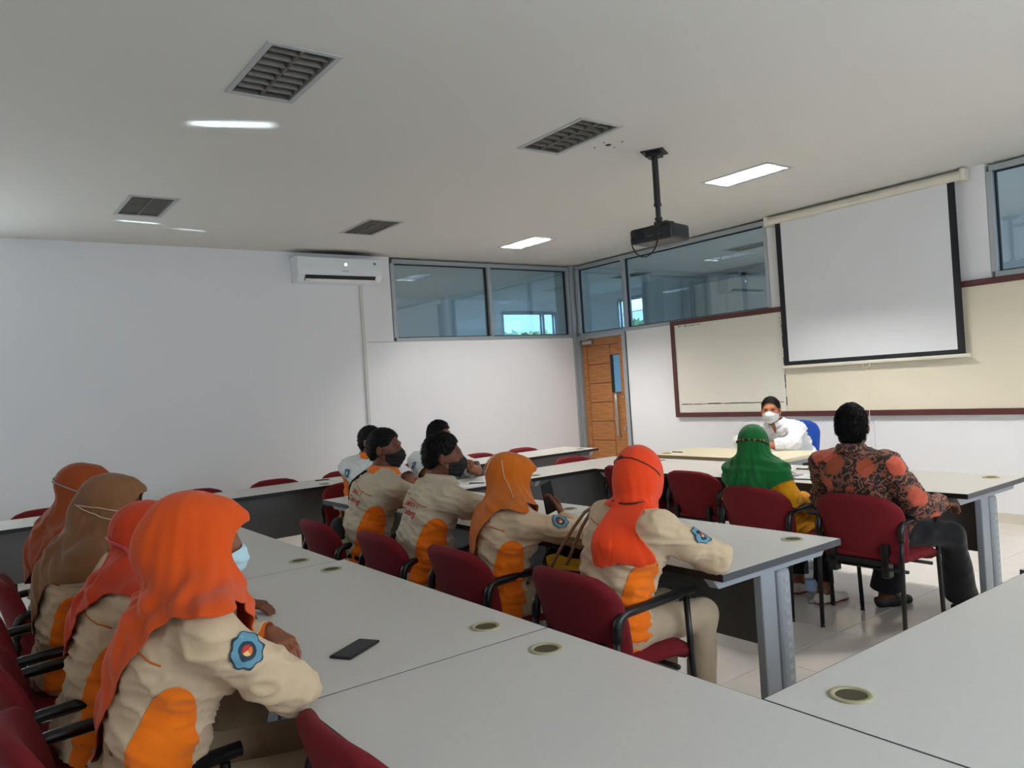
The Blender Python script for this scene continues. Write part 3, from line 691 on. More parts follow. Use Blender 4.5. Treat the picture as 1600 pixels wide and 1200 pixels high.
def clip(V, T, a):
    """keep the part of a triangle mesh where the per-vertex value a > 0, with straight cut edges"""
    a = np.where(np.abs(a) < 1e-7, 1e-7, a); ins = a > 0; n = ins[T].sum(1)
    keep = T[n == 3]; V2 = [V]; nxt = len(V); out = [keep]
    mixed = T[(n == 1) | (n == 2)]
    if len(mixed):
        cut = {}; pts = []; new = []
        def mid(i, j):
            nonlocal nxt
            k = (i, j) if i < j else (j, i)
            if k not in cut:
                t = a[i] / (a[i] - a[j]); pts.append(V[i] + t * (V[j] - V[i])); cut[k] = nxt; nxt += 1
            return cut[k]
        for t in mixed.tolist():
            s = [ins[v] for v in t]
            if sum(s) == 1:
                i = s.index(True); p, q, r = t[i], t[(i + 1) % 3], t[(i + 2) % 3]; new.append((p, mid(p, q), mid(p, r)))
            else:
                i = s.index(False); p, q, r = t[i], t[(i + 1) % 3], t[(i + 2) % 3]; m1, m2 = mid(p, q), mid(p, r)
                new.append((m1, q, r)); new.append((m1, r, m2))
        V2.append(np.array(pts)); out.append(np.array(new))
    V = np.concatenate(V2); T = np.concatenate(out); u = np.unique(T); mp = np.full(len(V), -1); mp[u] = np.arange(len(u))
    return V[u], mp[T]
def tri(Q): return np.concatenate([Q[:, [0, 1, 2]], Q[:, [0, 2, 3]]]) if Q.shape[1] == 4 else Q
def thicken(V, T, t):
    N = vnormals(V, T); K = len(V); W = np.concatenate([V, V - N * t])
    e = np.concatenate([T[:, [0, 1]], T[:, [1, 2]], T[:, [2, 0]]]); key = e[:, 0].astype(np.int64) * K + e[:, 1]; rev = e[:, 1].astype(np.int64) * K + e[:, 0]
    b = e[~np.isin(key, rev)]
    rim = np.concatenate([np.stack([b[:, 1], b[:, 0], b[:, 0] + K], 1), np.stack([b[:, 1], b[:, 0] + K, b[:, 1] + K], 1)])
    return W, np.concatenate([T, T[:, ::-1] + K, rim])
def _hash(i, j, k, s):
    h = (i * 374761393 + j * 668265263 + k * 2147483647 + s * 974634211) & 0xffffffff
    h = ((h ^ (h >> 13)) * 1274126177) & 0xffffffff; return ((h ^ (h >> 16)) & 0xffff) / 65535.
def vnoise(P, s=0):
    I = np.floor(P).astype(np.int64); f = P - I; f = f * f * (3 - 2 * f); r = 0
    for a in (0, 1):
        for b in (0, 1):
            for c in (0, 1):
                w = (f[:, 0] if a else 1 - f[:, 0]) * (f[:, 1] if b else 1 - f[:, 1]) * (f[:, 2] if c else 1 - f[:, 2])
                r = r + w * _hash(I[:, 0] + a, I[:, 1] + b, I[:, 2] + c, s)
    return r * 2 - 1
def fbm(P, s=0, o=2):
    r = 0; a = 1.
    for k in range(o): r = r + a * vnoise(P * 2 ** k + 17.3 * k, s + k); a *= .5
    return r
def np_mesh(name, V, F, mats, base=(0, 0, 0), smooth=True, mi=None):
    me = bpy.data.meshes.new(name); V = np.asarray(V) - np.asarray(base)
    F = np.asarray(F); me.vertices.add(len(V)); me.vertices.foreach_set('co', V.astype(f32).ravel())
    k = F.shape[1]; me.loops.add(F.size); me.loops.foreach_set('vertex_index', F.astype(np.int32).ravel())
    me.polygons.add(len(F)); me.polygons.foreach_set('loop_start', np.arange(0, F.size, k, dtype=np.int32))
    for m in (mats if isinstance(mats, (list, tuple)) else [mats]): me.materials.append(m)
    if mi is not None: me.polygons.foreach_set('material_index', np.asarray(mi, np.int32))
    me.update(calc_edges=True); me.validate()
    if smooth: smooth_mesh(me)
    return me
def ev(prims, P, infl=0., k=0.):
    r = np.full(len(P), 1.)
    for p in prims: r = smin(r, p.d(P[:, 0], P[:, 1], P[:, 2], infl), max(p.k, k))
    return r
# ------------------------------------------------------------------ people
def cloth(name, col, bump=.25, scale=420, rough=.85, var=.05, sheen=.15): return mat(name, col, rough, bump=bump, bscale=scale, var=var, vscale=7, sheen=sheen, spec=.25)
M['beige'] = cloth('beige_uniform_cloth', lin(204, 178, 144)); M['khaki'] = cloth('greyish_beige_uniform_cloth', lin(194, 180, 154)); M['pale'] = cloth('pale_uniform_cloth', lin(216, 218, 216))
M['orange'] = cloth('orange_cloth', lin(240, 116, 8)); M['piping'] = cloth('orange_piping', lin(196, 96, 30)); M['white_cloth'] = cloth('white_shirt_cloth', lin(236, 236, 236))
M['black_cloth'] = cloth('black_trouser_cloth', lin(22, 22, 26)); M['beige_trouser'] = cloth('beige_trouser_cloth', lin(186, 164, 136)); M['yellow_cloth'] = cloth('yellow_tunic_cloth', lin(222, 150, 8))
M['mask_white'] = mat('white_mask', lin(236, 238, 238), .8); M['mask_blue'] = mat('pale_blue_mask', lin(176, 204, 208), .8); M['mask_black'] = mat('black_mask', lin(24, 22, 22), .8)
M['hair'] = mat('black_hair', lin(8, 7, 8), .6, bump=.4, bscale=500, spec=.2); M['strap'] = mat('mask_strap', lin(214, 190, 160), .7); M['pin'] = mat('dark_pin', lin(40, 20, 20), .5)
M['pink'] = mat('pink_strap', lin(206, 70, 74), .7); M['red_text'] = mat('red_thread', lin(186, 40, 40), .8); M['sole'] = mat('red_sole', lin(140, 30, 40), .7)
M['teal'] = mat('badge_teal', lin(92, 142, 160), .7); M['teal_dark'] = mat('badge_dark', lin(22, 46, 60), .7); M['badge_orange'] = mat('badge_orange', lin(226, 110, 40), .7); M['badge_red'] = mat('badge_red', lin(190, 40, 26), .7); M['badge_yellow'] = mat('badge_yellow', lin(232, 190, 110), .7)
M['blue_badge'] = mat('badge_blue', lin(74, 140, 190), .7)
M['eye'] = mat('eye_white', lin(112, 100, 90), .4); M['iris'] = mat('iris', lin(36, 22, 16), .2); M['gold'] = mat('gilt_beads', lin(190, 150, 80), .35, metal=.7); M['grey_strap'] = mat('grey_strap', lin(150, 146, 140), .6)
def skin(n, c): return mat(n, c, .55, bump=.12, bscale=260, var=.06, vscale=12, spec=.35)
SK = {'a': skin('brown_skin', lin(138, 84, 58)), 'b': skin('deep_brown_skin', lin(112, 66, 46)), 'c': skin('warm_brown_skin', lin(176, 112, 78))}
def batik():
    m = mat('batik_cloth', lin(40, 26, 22), .8, bump=.2, bscale=420, sheen=.1); nt = m.node_tree; N, L = nt.nodes, nt.links; p = N['Principled BSDF']
    tc = N.new('ShaderNodeTexCoord'); nz = N.new('ShaderNodeTexNoise'); nz.inputs['Scale'].default_value = 46; nz.inputs['Detail'].default_value = 5; nz.inputs['Roughness'].default_value = .75
    L.new(tc.outputs['Object'], nz.inputs['Vector'])
    mixv = N.new('ShaderNodeVectorMath'); mixv.operation = 'MULTIPLY_ADD'; mixv.inputs[1].default_value = (.060, .060, .060); L.new(nz.outputs['Color'], mixv.inputs[0]); L.new(tc.outputs['Object'], mixv.inputs[2])
    v = N.new('ShaderNodeTexVoronoi'); v.inputs['Scale'].default_value = 6.4; v.inputs['Randomness'].default_value = .8; L.new(mixv.outputs[0], v.inputs['Vector'])
    r1 = N.new('ShaderNodeValToRGB'); e = r1.color_ramp.elements; e[0].position = .36; e[0].color = (1, 1, 1, 1); e[1].position = .38; e[1].color = (0, 0, 0, 1); L.new(v.outputs['Distance'], r1.inputs[0])
    nz2 = N.new('ShaderNodeTexNoise'); nz2.inputs['Scale'].default_value = 24; L.new(tc.outputs['Object'], nz2.inputs['Vector'])
    mixw = N.new('ShaderNodeVectorMath'); mixw.operation = 'MULTIPLY_ADD'; mixw.inputs[1].default_value = (.07, .07, .07); L.new(nz2.outputs['Color'], mixw.inputs[0]); L.new(tc.outputs['Object'], mixw.inputs[2])
    v2 = N.new('ShaderNodeTexVoronoi'); v2.inputs['Scale'].default_value = 22; L.new(mixw.outputs[0], v2.inputs['Vector'])
    ma = N.new('ShaderNodeMath'); ma.operation = 'MULTIPLY'; ma.inputs[1].default_value = 15; L.new(v2.outputs['Distance'], ma.inputs[0])
    sn = N.new('ShaderNodeMath'); sn.operation = 'SINE'; L.new(ma.outputs[0], sn.inputs[0])
    r2 = N.new('ShaderNodeValToRGB'); e = r2.color_ramp.elements; e[0].position = .52; e[0].color = lin(22, 15, 16); e[1].position = .66; e[1].color = lin(134, 78, 54)
    mr = N.new('ShaderNodeMapRange'); mr.inputs[1].default_value = -1; mr.inputs[2].default_value = 1; L.new(sn.outputs[0], mr.inputs[0]); L.new(mr.outputs[0], r2.inputs[0])
    r3 = N.new('ShaderNodeValToRGB'); e = r3.color_ramp.elements; e[0].position = .2; e[0].color = lin(196, 84, 56); e[1].position = .8; e[1].color = lin(160, 72, 36); L.new(v.outputs['Color'], r3.inputs[0])
    mx = N.new('ShaderNodeMix'); mx.data_type = 'RGBA'; L.new(r1.outputs[0], mx.inputs['Factor']); L.new(r2.outputs[0], mx.inputs['A']); L.new(r3.outputs[0], mx.inputs['B']); L.new(mx.outputs['Result'], p.inputs['Base Color'])
    return m
M['batik'] = batik()
def bvh_of(V, T): return BVHTree.FromPolygons([tuple(v) for v in V.tolist()], [tuple(t) for t in T.tolist()])
def cast(b, o, d, off=.0015):
    h, n, i, dist = b.ray_cast(Vector(o), Vector(nrm(d)), 3.)
    if h is None: return None
    if n.dot(Vector(d)) > 0: n = -n
    return np.array(h + n * off), np.array(n)
def tubes(name, lines, r, m, root, base, n=6, parent=None):
    b = MB()
    for P in lines:
        P = [p for p in P if p is not None]
        if len(P) > 1: b.tube([tuple(np.asarray(p) - base) for p in P], r, n)
    return b.build(name, m, parent or root, smooth=True)
def hand_prims(W, d, pn, right, curl=.5, spread=.03, thumb=.6, s=1.):
    d = nrm(d); pn = nrm(np.asarray(pn, float) - d * np.dot(pn, d)); th = np.cross(d, pn) * (1 if right else -1); out = []
    W = np.asarray(W, float)
    rad = [.0098, .0102, .0098, .0086]; off = [.030, .010, -.010, -.029]; ln = [(.040, .025, .020), (.044, .029, .021), (.041, .027, .020), (.033, .020, .018)]; kb = [.088, .091, .087, .080]
    for i in range(4):
        K = W + d * kb[i] * s + th * off[i] * s
        out.append(Cone(W + th * off[i] * .55 * s + d * .008 * s, K, .0165 * s, .0125 * s, pn, .8, .014, 'palm'))
        a = curl * .75; p = K; dd = nrm(d + th * off[i] * spread * 40)
        for j, l in enumerate(ln[i]):
            v = dd * math.cos(a) + pn * math.sin(a); q = p + v * l * s
            out.append(Cone(p, q, rad[i] * s * (1 - .06 * j), rad[i] * s * (.94 - .08 * j), k=.0035, tag='finger')); p = q; a += curl * (1.0 if j == 0 else .7)
    B = W + d * .022 * s + th * .022 * s + pn * .006 * s; v = nrm(d * .75 + th * .75 + pn * .35); p = B
    for j, l in enumerate((.042, .031, .025)):
        q = p + v * l * s; out.append(Cone(p, q, (.0145 - .002 * j) * s, (.0125 - .002 * j) * s, k=.008 if j == 0 else .004, tag='thumb')); p = q
        v = nrm(v + (d * .5 - th * .6 + pn * .5) * thumb * .6)
    return out
def person(sp):
    fwd = nrm(list(sp['face']) + [0]); up0 = np.array([0, 0, 1.]); right = np.cross(fwd, up0)
    P, N, c = (np.asarray(sp[k], float) for k in ('P', 'N', 'c')); male = sp.get('male', False); g = sp.get('size', 1.)
    base = np.array([P[0], P[1], 0.]); sx = sp.get('sex_w', 1.0)
    root = empty('person', tuple(base), label=sp['label'], cat='person', group=sp.get('group', 'people seated in the room'))
    spn = nrm(N - P); r = nrm(right - spn * (right @ spn)); tw = sp.get('twist', 0.)
    fw = nrm(np.cross(spn, r))
    if fw @ fwd < 0: fw = -fw
    Ls = np.linalg.norm(N - P)
    r2 = nrm((r * math.cos(tw) + fw * math.sin(tw)) * [1, 1, .2])                    # shoulder line
    wst = P + (N - P) * .42 - fw * .012; chs = P + (N - P) * .74 - fw * .022
    k1 = g * (1.03 if male else .94)
    sw = sp.get('sw', .175 if male else .155)
    def torso(e=0.):
        T = [Cone(P - r * .075 * k1, P + r * .075 * k1, .108 * k1 + e, .108 * k1 + e, k=.05, tag='pelvis'),
             Cone(wst - r * .055 * k1, wst + r * .055 * k1, .098 * k1 + e, .098 * k1 + e, k=.07, tag='waist'),
             Cone(chs - r2 * .068 * k1, chs + r2 * .068 * k1, .104 * k1 + e, .104 * k1 + e, k=.07, tag='chest'),
             Cone(N - spn * .055 - r2 * sw * .62, N - spn * .055 + r2 * sw * .62, .066 * k1 + e, .066 * k1 + e, fw, .9, .06, tag='shoulder'),
             Cone(P, wst, .125 * k1 + e, .12 * k1 + e, fw, .82, .05, tag='core'), Cone(wst, chs, .12 * k1 + e, .13 * k1 + e, fw, .8, .05, tag='core'), Cone(chs, N - spn * .05, .12 * k1 + e, .075 * k1 + e, fw, .8, .05, tag='core')]
        if sp.get('belly'): T.append(Ell(P + (N - P) * .3 + fw * .07, (r, fw, spn), (.13, .10, .14), .06, 'belly'))
        if not male:
            for s in (-1, 1): T.append(Ell(chs + fw * .075 + r * s * .07 - spn * .01, (r, fw, spn), (.065 + e, .055 + e, .065 + e), .05, 'bust'))
        return T
    T0 = torso()
    Sh = {s: N - spn * .045 + r2 * s * sw * g for s in (-1, 1)}
    E = {1: np.asarray(sp['ER'], float), -1: np.asarray(sp['EL'], float)}; W = {1: np.asarray(sp['WR'], float), -1: np.asarray(sp['WL'], float)}
    def arms(e=0., loose=0.):
        A = []
        for s in (-1, 1):
            A += [Cone(N - spn * .03 + r2 * s * .04, Sh[s], .052 + e, .054 * k1 + e, k=.05, tag='trap'), Cone(Sh[s], E[s], (.051 * k1 + e + loose * .3), (.040 * k1 + e + loose), k=.03, tag='upper%d' % s),
                  Cone(E[s], W[s], .041 * k1 + e + loose, .027 * k1 + e + loose * .5, k=.02, tag='fore%d' % s)]
        return A
    nk = nrm(c - N)
    hf = nrm(sp['hf']); hr = nrm(np.cross(hf, up0)); tilt = sp.get('tilt', 0.); hr = nrm(hr + up0 * tilt); hu = np.cross(hr, hf); A3 = (hr, hf, hu); hs = sp.get('hs', 1.0)
    hp = lambda a, b, u: c + (hr * a + hf * b + hu * u) * hs
    neck = [Cone(N - spn * .03, hp(0, -.022, -.05), .054 * k1, .050 * k1, k=.03, tag='neck')]
    head = [Ell(hp(0, -.012, .022), A3, np.array((.0755, .094, .087)) * hs, .03, 'skull'), Ell(hp(0, .028, -.03), A3, np.array((.061, .066, .078)) * hs, .03, 'face'),
            Ell(hp(0, .058, -.088), A3, np.array((.033, .03, .024)) * hs, .03, 'chin'), Cone(hp(-.045, .01, -.066), hp(.045, .01, -.066), .024, .024, k=.03, tag='jaw'),
            Cone(hp(0, .09, .012), hp(0, .108, -.026), .0085, .0125, k=.012, tag='nose'), Cone(hp(-.014, .098, -.03), hp(.014, .098, -.03), .0085, .0085, k=.01, tag='nostril'),
            Cone(hp(-.04, .079, .026), hp(.04, .079, .026), .010, .010, k=.02, tag='brow'), Cone(hp(-.02, .089, -.058), hp(.02, .089, -.058), .0062, .0062, k=.008, tag='lip'), Cone(hp(-.016, .087, -.066), hp(.016, .087, -.066), .0066, .0066, k=.008, tag='lip')]
    for s in (-1, 1):
        head.append(Ell(hp(s * .078, -.012, -.012), (nrm(hr * s + hf * -.45), nrm(hf + hr * s * .45), hu), (.009, .019, .032), .006, 'ear')); head.append(Ell(hp(s * .045, .062, -.022), A3, (.022, .02, .018), .02, 'cheek'))
    sock = [Ell(hp(s * .031, .094, .006), A3, (.016, .014, .0105), .010) for s in (-1, 1)]
    hips = {s: P + r * s * .085 * k1 for s in (-1, 1)}
    kn = {s: np.asarray(sp.get('KR' if s > 0 else 'KL', hips[s] * [1, 1, 0] + fwd * .43 + right * s * .03 + [0, 0, .50]), float) for s in (-1, 1)}
    an = {s: np.asarray(sp.get('AR' if s > 0 else 'AL', kn[s] * [1, 1, 0] + fwd * -.04 + [0, 0, .085]), float) for s in (-1, 1)}
    td = {s: nrm(sp.get('TR' if s > 0 else 'TL', fwd)) for s in (-1, 1)}
    def legs(e=0., flare=0.):
        G = []
        for s in (-1, 1): G += [Cone(hips[s], kn[s], .088 * k1 + e, .06 * k1 + e, k=.04, tag='thigh'), Cone(kn[s], an[s], .058 * k1 + e, .038 * k1 + e + flare, k=.03, tag='shin')]
        return G
    feet = []
    for s in (-1, 1):
        a = an[s]; feet += [Cone(a - td[s] * .03 + [0, 0, -.05], a + td[s] * .06 + [0, 0, -.045], .036, .04, up0, .85, .03), Cone(a + td[s] * .06 + [0, 0, -.05], a + td[s] * .15 + [0, 0, -.062], .04, .03, up0, .7, .03)]
    hands = {}
    for s, k in ((1, 'R'), (-1, 'L')):
        hd = sp.get('hd' + k, nrm(W[s] - E[s])); pn = sp.get('pn' + k, (0, 0, -1))
        hands[s] = hand_prims(W[s], hd, pn, s > 0, sp.get('curl' + k, .45), sp.get('spread' + k, .02), sp.get('thumb' + k, .6), .98 if male else .9)
    # --- body: one mesh
    parts = []
    V, Q = nets(*field(T0 + arms() + legs() + neck + feet, .010)); parts.append((relax(V, Q, 1, .4), Q))
    V, Q = nets(*field(neck + head, .0048 if (male or sp.get('facefine')) else .0065, subs=sock)); parts.append((V, Q))
    for s in (-1, 1):
        V, Q = nets(*field([Cone(W[s] - nrm(W[s] - E[s]) * .05, W[s], .029 * k1, .024 * k1, k=.015)] + hands[s], .0034)); parts.append((relax(V, Q, 1, .5), Q))
    o = 0; VV = []; QQ = []
    for v, q in parts: VV.append(v); QQ.append(q + o); o += len(v)
    body = link('body', np_mesh('body', np.concatenate(VV), np.concatenate(QQ), SK[sp.get('skin', 'a')], base), root)
    b = MB()
    for s in (-1, 1):
        ctr = hp(s * .031, .0780, .006) - base; bmesh.ops.create_icosphere(b.b, subdivisions=2, radius=.0092, matrix=Matrix.Translation(ctr))
    b.build('eye', M['eye'], root, smooth=True); b = MB()
    for s in (-1, 1): b.cyl(tuple(hp(s * .031, .0860, .006) - base), tuple(hp(s * .031, .0876, .006) - base), .0055, n=12)
    b.build('iris', M['iris'], root)
    # torso coordinates
    def tc(X):
        D = X - P; sN = D @ spn / Ls; cen = np.interp(sN, [0, .42, .74, 1.], [0, -.012, -.022, -.022]); return D @ r, D @ fw - cen, sN
    # --- shirt
    lo_ = sp.get('loose', .014); short = sp.get('sleeve', 1.0)
    tors = torso(.013 + sp.get('ease', 0.))
    hemS = sp.get('hem', -.10)
    skirt = [Cone(P + fw * .02, P - spn * .10 + fwd * .06, .15 * k1, .172 * k1, fw, .88, .05, 'tail')]
    if sp.get('tunic'):
        for s in (-1, 1): skirt.append(Cone(hips[s], hips[s] + (kn[s] - hips[s]) * sp['tunic'], .118 * k1, .10 * k1, k=.05, tag='tail'))
    ar = arms(.011, lo_)
    shp = tors + skirt + ar
    V, Q = nets(*field(shp, .0085)); V = relax(V, Q, 1, .5); Nn = vnormals(V, Q)
    a_, b_, s_ = tc(V); q1 = np.stack([a_ * 5, b_ * 6, s_ * Ls * 19], 1); q2 = np.stack([a_ * 13 + s_ * 5, b_ * 13, s_ * Ls * 30 - a_ * 8], 1)
    fold = np.clip(1 - np.abs(fbm(q1, sp['seed'], 2)), 0, 1) ** 3 * 2.0 - .6; wl = np.clip(1.25 - s_, .25, 1.)
    rg = np.clip(1 - np.abs(fbm(q2, sp['seed'] + 9, 1)), 0, 1) ** 3 * 2 - .6
    disp = (fold * .011 * wl + rg * .0045)
    for s in (-1, 1):
        dm = np.linalg.norm(V - E[s], axis=1); near = np.exp(-(dm / .10) ** 2); L1 = nrm(W[s] - Sh[s]); t_ = V @ L1
        disp = disp + near * .0042 * np.sin(t_ * 120 + 4.5 * fbm(V * 13, sp['seed'] + 3, 1))
    V = V + Nn * (disp - .004)[:, None]
    for p in tors[:0]: pass
    # cuts: hem, cuffs, neck
    cut = [np.where((s_ < .15), (s_ - hemS) * Ls, 1.)] if not sp.get('tunic') else [np.full(len(V), 1.)]
    if sp.get('tunic'):
        for s in (-1, 1):
            dd_ = nrm(kn[s] - hips[s]); lim = np.linalg.norm(kn[s] - hips[s]) * sp['tunic']; cut.append(lim - (V - hips[s]) @ dd_)
        cut.append((V[:, 2] - .40))
    for s in (-1, 1):
        if short >= 1: A_, B_, fr_ = E[s], W[s], short - 1 if short > 1 else .93
        else: A_, B_, fr_ = Sh[s], E[s], short
        if short == 1.0: fr_ = .93
        ax = nrm(B_ - A_); q = A_ + (B_ - A_) * fr_; t_ = (V - A_) @ ax; dist = np.linalg.norm(V - A_ - t_[:, None] * ax, axis=1)
        v_ = (q - V) @ ax
        if short < 1:
            t2 = np.linalg.norm(V - (E[s] + (W[s] - E[s]) * np.clip(((V - E[s]) @ (W[s] - E[s])) / ((W[s] - E[s]) @ (W[s] - E[s])), 0, 1)[:, None]), axis=1)
            onarm = np.minimum(dist + np.where(t_ < 0, 1, 0), t2); cut.append(np.where(onarm < .085 * k1, v_, .05))
        else: cut.append(np.where((dist < .075) & (t_ > 0), v_, .05))
    dn = np.linalg.norm((V - N) - ((V - N) @ nk)[:, None] * nk, axis=1); nt_ = (V - N) @ nk
    opn = np.array(N) + nk * .02; cut.append(np.where(dn < .12, np.maximum(dn - .062 * k1, -(nt_ - .006)), .05))
    if sp.get('vneck'):
        cut.append(np.where(b_ > 0, np.maximum(np.abs(a_) - (s_ - .87) * .14, .0 - (s_ - .87)), .05))
    T = tri(Q); a_cut = relax_s(Q, np.clip(np.min(cut, 0), -.02, .02), 3); Vc, Tc = clip(V, T, a_cut)
    bv = bvh_of(Vc, Tc)
    Vs, Ts = thicken(Vc, Tc, .0025)
    shirt = link('shirt', np_mesh('shirt', Vs, Ts, sp['shirt'], base), root)
    if sp.get('panel', False):
        a_, b_, s_ = tc(Vc); ad = np.minimum.reduce([np.minimum(p.d(Vc[:, 0], Vc[:, 1], Vc[:, 2]), 1) for p in ar])
        td_ = ev(tors + skirt, Vc)
        phi = np.degrees(np.arctan2(-b_, np.abs(a_) - .03)); st = .74
        h_ = np.clip((st - s_) / .40, 0, 1); wid = sp.get('pw', 34) * np.sqrt(np.clip(1 - (1 - h_) ** 2, 0, 1)) * np.where(s_ < .1, 1 - (.1 - s_) * .6, 1)
        at = np.minimum((wid - np.abs(phi - 8)) * .002, (st - s_) * Ls); at = np.minimum(at, (ad - td_) * 1. - .006)
        for sg in (-1, 1):
          Vp, Tp = clip(Vc, Tc, np.minimum(at, sg * a_ - .01))
          if len(Tp):
            Vp = Vp + vnormals(Vp, Tp) * .0026; link('side_panel', np_mesh('side_panel', Vp, Tp, M['orange'], base), shirt)
    back = lambda lat, s, off=.0015: cast(bv, P + spn * s * Ls + r * lat - fw * .5, fw, off)
    if sp.get('piping', False):
        ln = []
        for s in (-1, 1): ln.append([x[0] for x in (back(s * l, .84 - .02 * abs(l) / .15 + .015 * (s < 0), .001) for l in np.linspace(.012 if s > 0 else .02, .155, 12)) if x])
        tubes('yoke_piping', ln, .0024, M['piping'], root, base, parent=shirt)
    if sp.get('text'):
        VT = []; FT = []
        for line, (lat, s, size) in sp['text']:
            cu = bpy.data.curves.new('lettering', 'FONT'); cu.body = line; cu.size = size; cu.shear = .35; cu.align_x = 'CENTER'; cu.offset = .0006
            to = bpy.data.objects.new('lettering', cu); C.objects.link(to); dg = bpy.context.evaluated_depsgraph_get(); tm = to.evaluated_get(dg).to_mesh()
            vs = np.array([v.co[:] for v in tm.vertices]); tm.calc_loop_triangles(); fs = np.array([t.vertices[:] for t in tm.loop_triangles])
            to.evaluated_get(dg).to_mesh_clear(); bpy.data.objects.remove(to); bpy.data.curves.remove(cu)
            o0 = sum(len(v) for v in VT); pts = []
            for v in vs:
                h = back(lat + v[0], s + (v[1] + .12 * v[0]) / Ls, .0032); pts.append(h[0] if h else P)
            VT.append(np.array(pts)); FT.append(fs + o0)
        link('back_lettering', np_mesh('back_lettering', np.concatenate(VT), np.concatenate(FT), M['red_text'], base, False), shirt)
    for s, kind in sp.get('badge', []):
        S0 = Sh[s] + (E[s] - Sh[s]) * sp.get('bpos', .42); nd = nrm(np.asarray(sp.get('bdir', r * s), float)); u = nrm(-(E[s] - Sh[s])); u = nrm(u - nd * (u @ nd)); l = np.cross(u, nd)
        rings = [0, .011, .013, .019, .021, .031, .034] if kind == 'teal' else [0, .010, .013, .02, .022, .028, .030]; K = 40; VV = []; ok = True
        for R in rings:
            for k in range(K):
                t = 2 * math.pi * k / K; rr = R * (1 + (.07 * math.cos(8 * t) if R > .025 and kind == 'teal' else 0)) * sp.get('bsize', 1.)
                h = cast(bv, S0 + nd * .3 + u * rr * math.cos(t) + l * rr * math.sin(t), -nd, .0055); VV.append(h[0] if h else S0 + nd * .06)
        FF = []; MI = []
        pal = [3, 1, 1, 0, 0, 1] if kind == 'teal' else [4, 1, 0, 0, 1, 0]
        for i in range(len(rings) - 1):
            for k in range(K):
                FF.append((i * K + k, i * K + (k + 1) % K, (i + 1) * K + (k + 1) % K, (i + 1) * K + k)); m_ = pal[i]
                if kind == 'teal' and i == 0: m_ = 3 if k < K * .3 or k > K * .8 else (2 if k < K * .55 else 4)
                MI.append(m_)
        ml = [M['teal'] if kind == 'teal' else M['blue_badge'], M['teal_dark'], M['badge_orange'], M['badge_red'], M['badge_yellow']]
        me = np_mesh('badge', np.array(VV), np.array(FF)[:, ::-1], ml, base, True, MI); link('badge', me, shirt)
    if sp.get('collar'):
        b = MB(); K = 40; R = []
        cn = nrm(nk + fw * -.15); e1 = r2; e2 = nrm(np.cross(cn, e1)); e2 = e2 if e2 @ fw > 0 else -e2; cc0 = N + nk * .044
        pr = [(.072, -.020), (.066, .022), (.069, .027), (.078, .016), (.094, -.016), (.092, -.019), (.074, .010)]
        rows = []
        for rad, hh in pr:
            row = []
            for i in range(K + 1):
                t = math.radians(28 + 304 * i / K) ; fr_ = abs(i / K - .5) * 2
                row.append(b.b.verts.new(tuple(cc0 + e1 * math.sin(t) * rad * k1 + e2 * math.cos(t) * rad * k1 * 1.02 + cn * (hh - .012 * fr_ ** 3) - base)))
            rows.append(row)
        for A, B in zip(rows[:-1], rows[1:]):
            for i in range(K): b.b.faces.new((A[i], A[i + 1], B[i + 1], B[i]))
        b.build('collar', sp['collar'], shirt, smooth=True)
    if sp.get('buttons'):
        pl = [x[0] for x in (cast(bv, P + spn * s * Ls + fw * .5, -fw, .003) for s in np.linspace(.1, .80, 10)) if x]
        b = MB()
        for q in pl[::2]: b.cyl(tuple(q - base), tuple(q + fw * .003 - base), .0055, n=10)
        b.build('button', M['offwhite'], shirt)
        for s in (-1, 1):
            b = MB(); g4 = []
            for dz_ in (.045, .0, -.055):
                row = []
                for dx_ in (-.045, 0, .045):
                    h = cast(bv, chs + spn * (dz_ - .035 + (.008 * (dx_ == 0) * -1 if dz_ < 0 else 0)) + r * (s * .085 + dx_) + fw * .5, -fw, .006 if dz_ > -.01 else .003); row.append(b.b.verts.new(tuple((h[0] if h else chs) - base)))
                g4.append(row)
            for A, B in zip(g4[:-1], g4[1:]):
                for i in range(2): b.b.faces.new((A[i], A[i + 1], B[i + 1], B[i]))
            bmesh.ops.solidify(b.b, geom=b.b.faces[:], thickness=.003); b.build('chest_pocket', sp['shirt'], shirt)
    # --- trousers and shoes
    V, Q = nets(*field([Cone(P - r * .075 * k1, P + r * .075 * k1, .112 * k1, .112 * k1, k=.05), Cone(P, wst, .11 * k1, .10 * k1, fw, .85, .05)] + legs(.005, sp.get('flare', .02)), .011)); V = relax(V, Q, 1)
    V = V + vnormals(V, Q) * (fbm(V * 15, sp['seed'] + 5, 2) * .004)[:, None]
    ct = [np.full(len(V), .05)]
    for s in (-1, 1):
        ax = nrm(an[s] - kn[s]); t_ = (V - kn[s]) @ ax; dist = np.linalg.norm(V - kn[s] - t_[:, None] * ax, axis=1); ct.append(np.where((dist < .12) & (t_ > .1), (np.linalg.norm(an[s] - kn[s]) * sp.get('tcut', .97) - t_), .05))
    V, T = clip(V, tri(Q), np.min(ct, 0)); V, T = thicken(V, T, .003)
    link('trousers', np_mesh('trousers', V, T, sp.get('trouser', M['beige_trouser']), base), root)
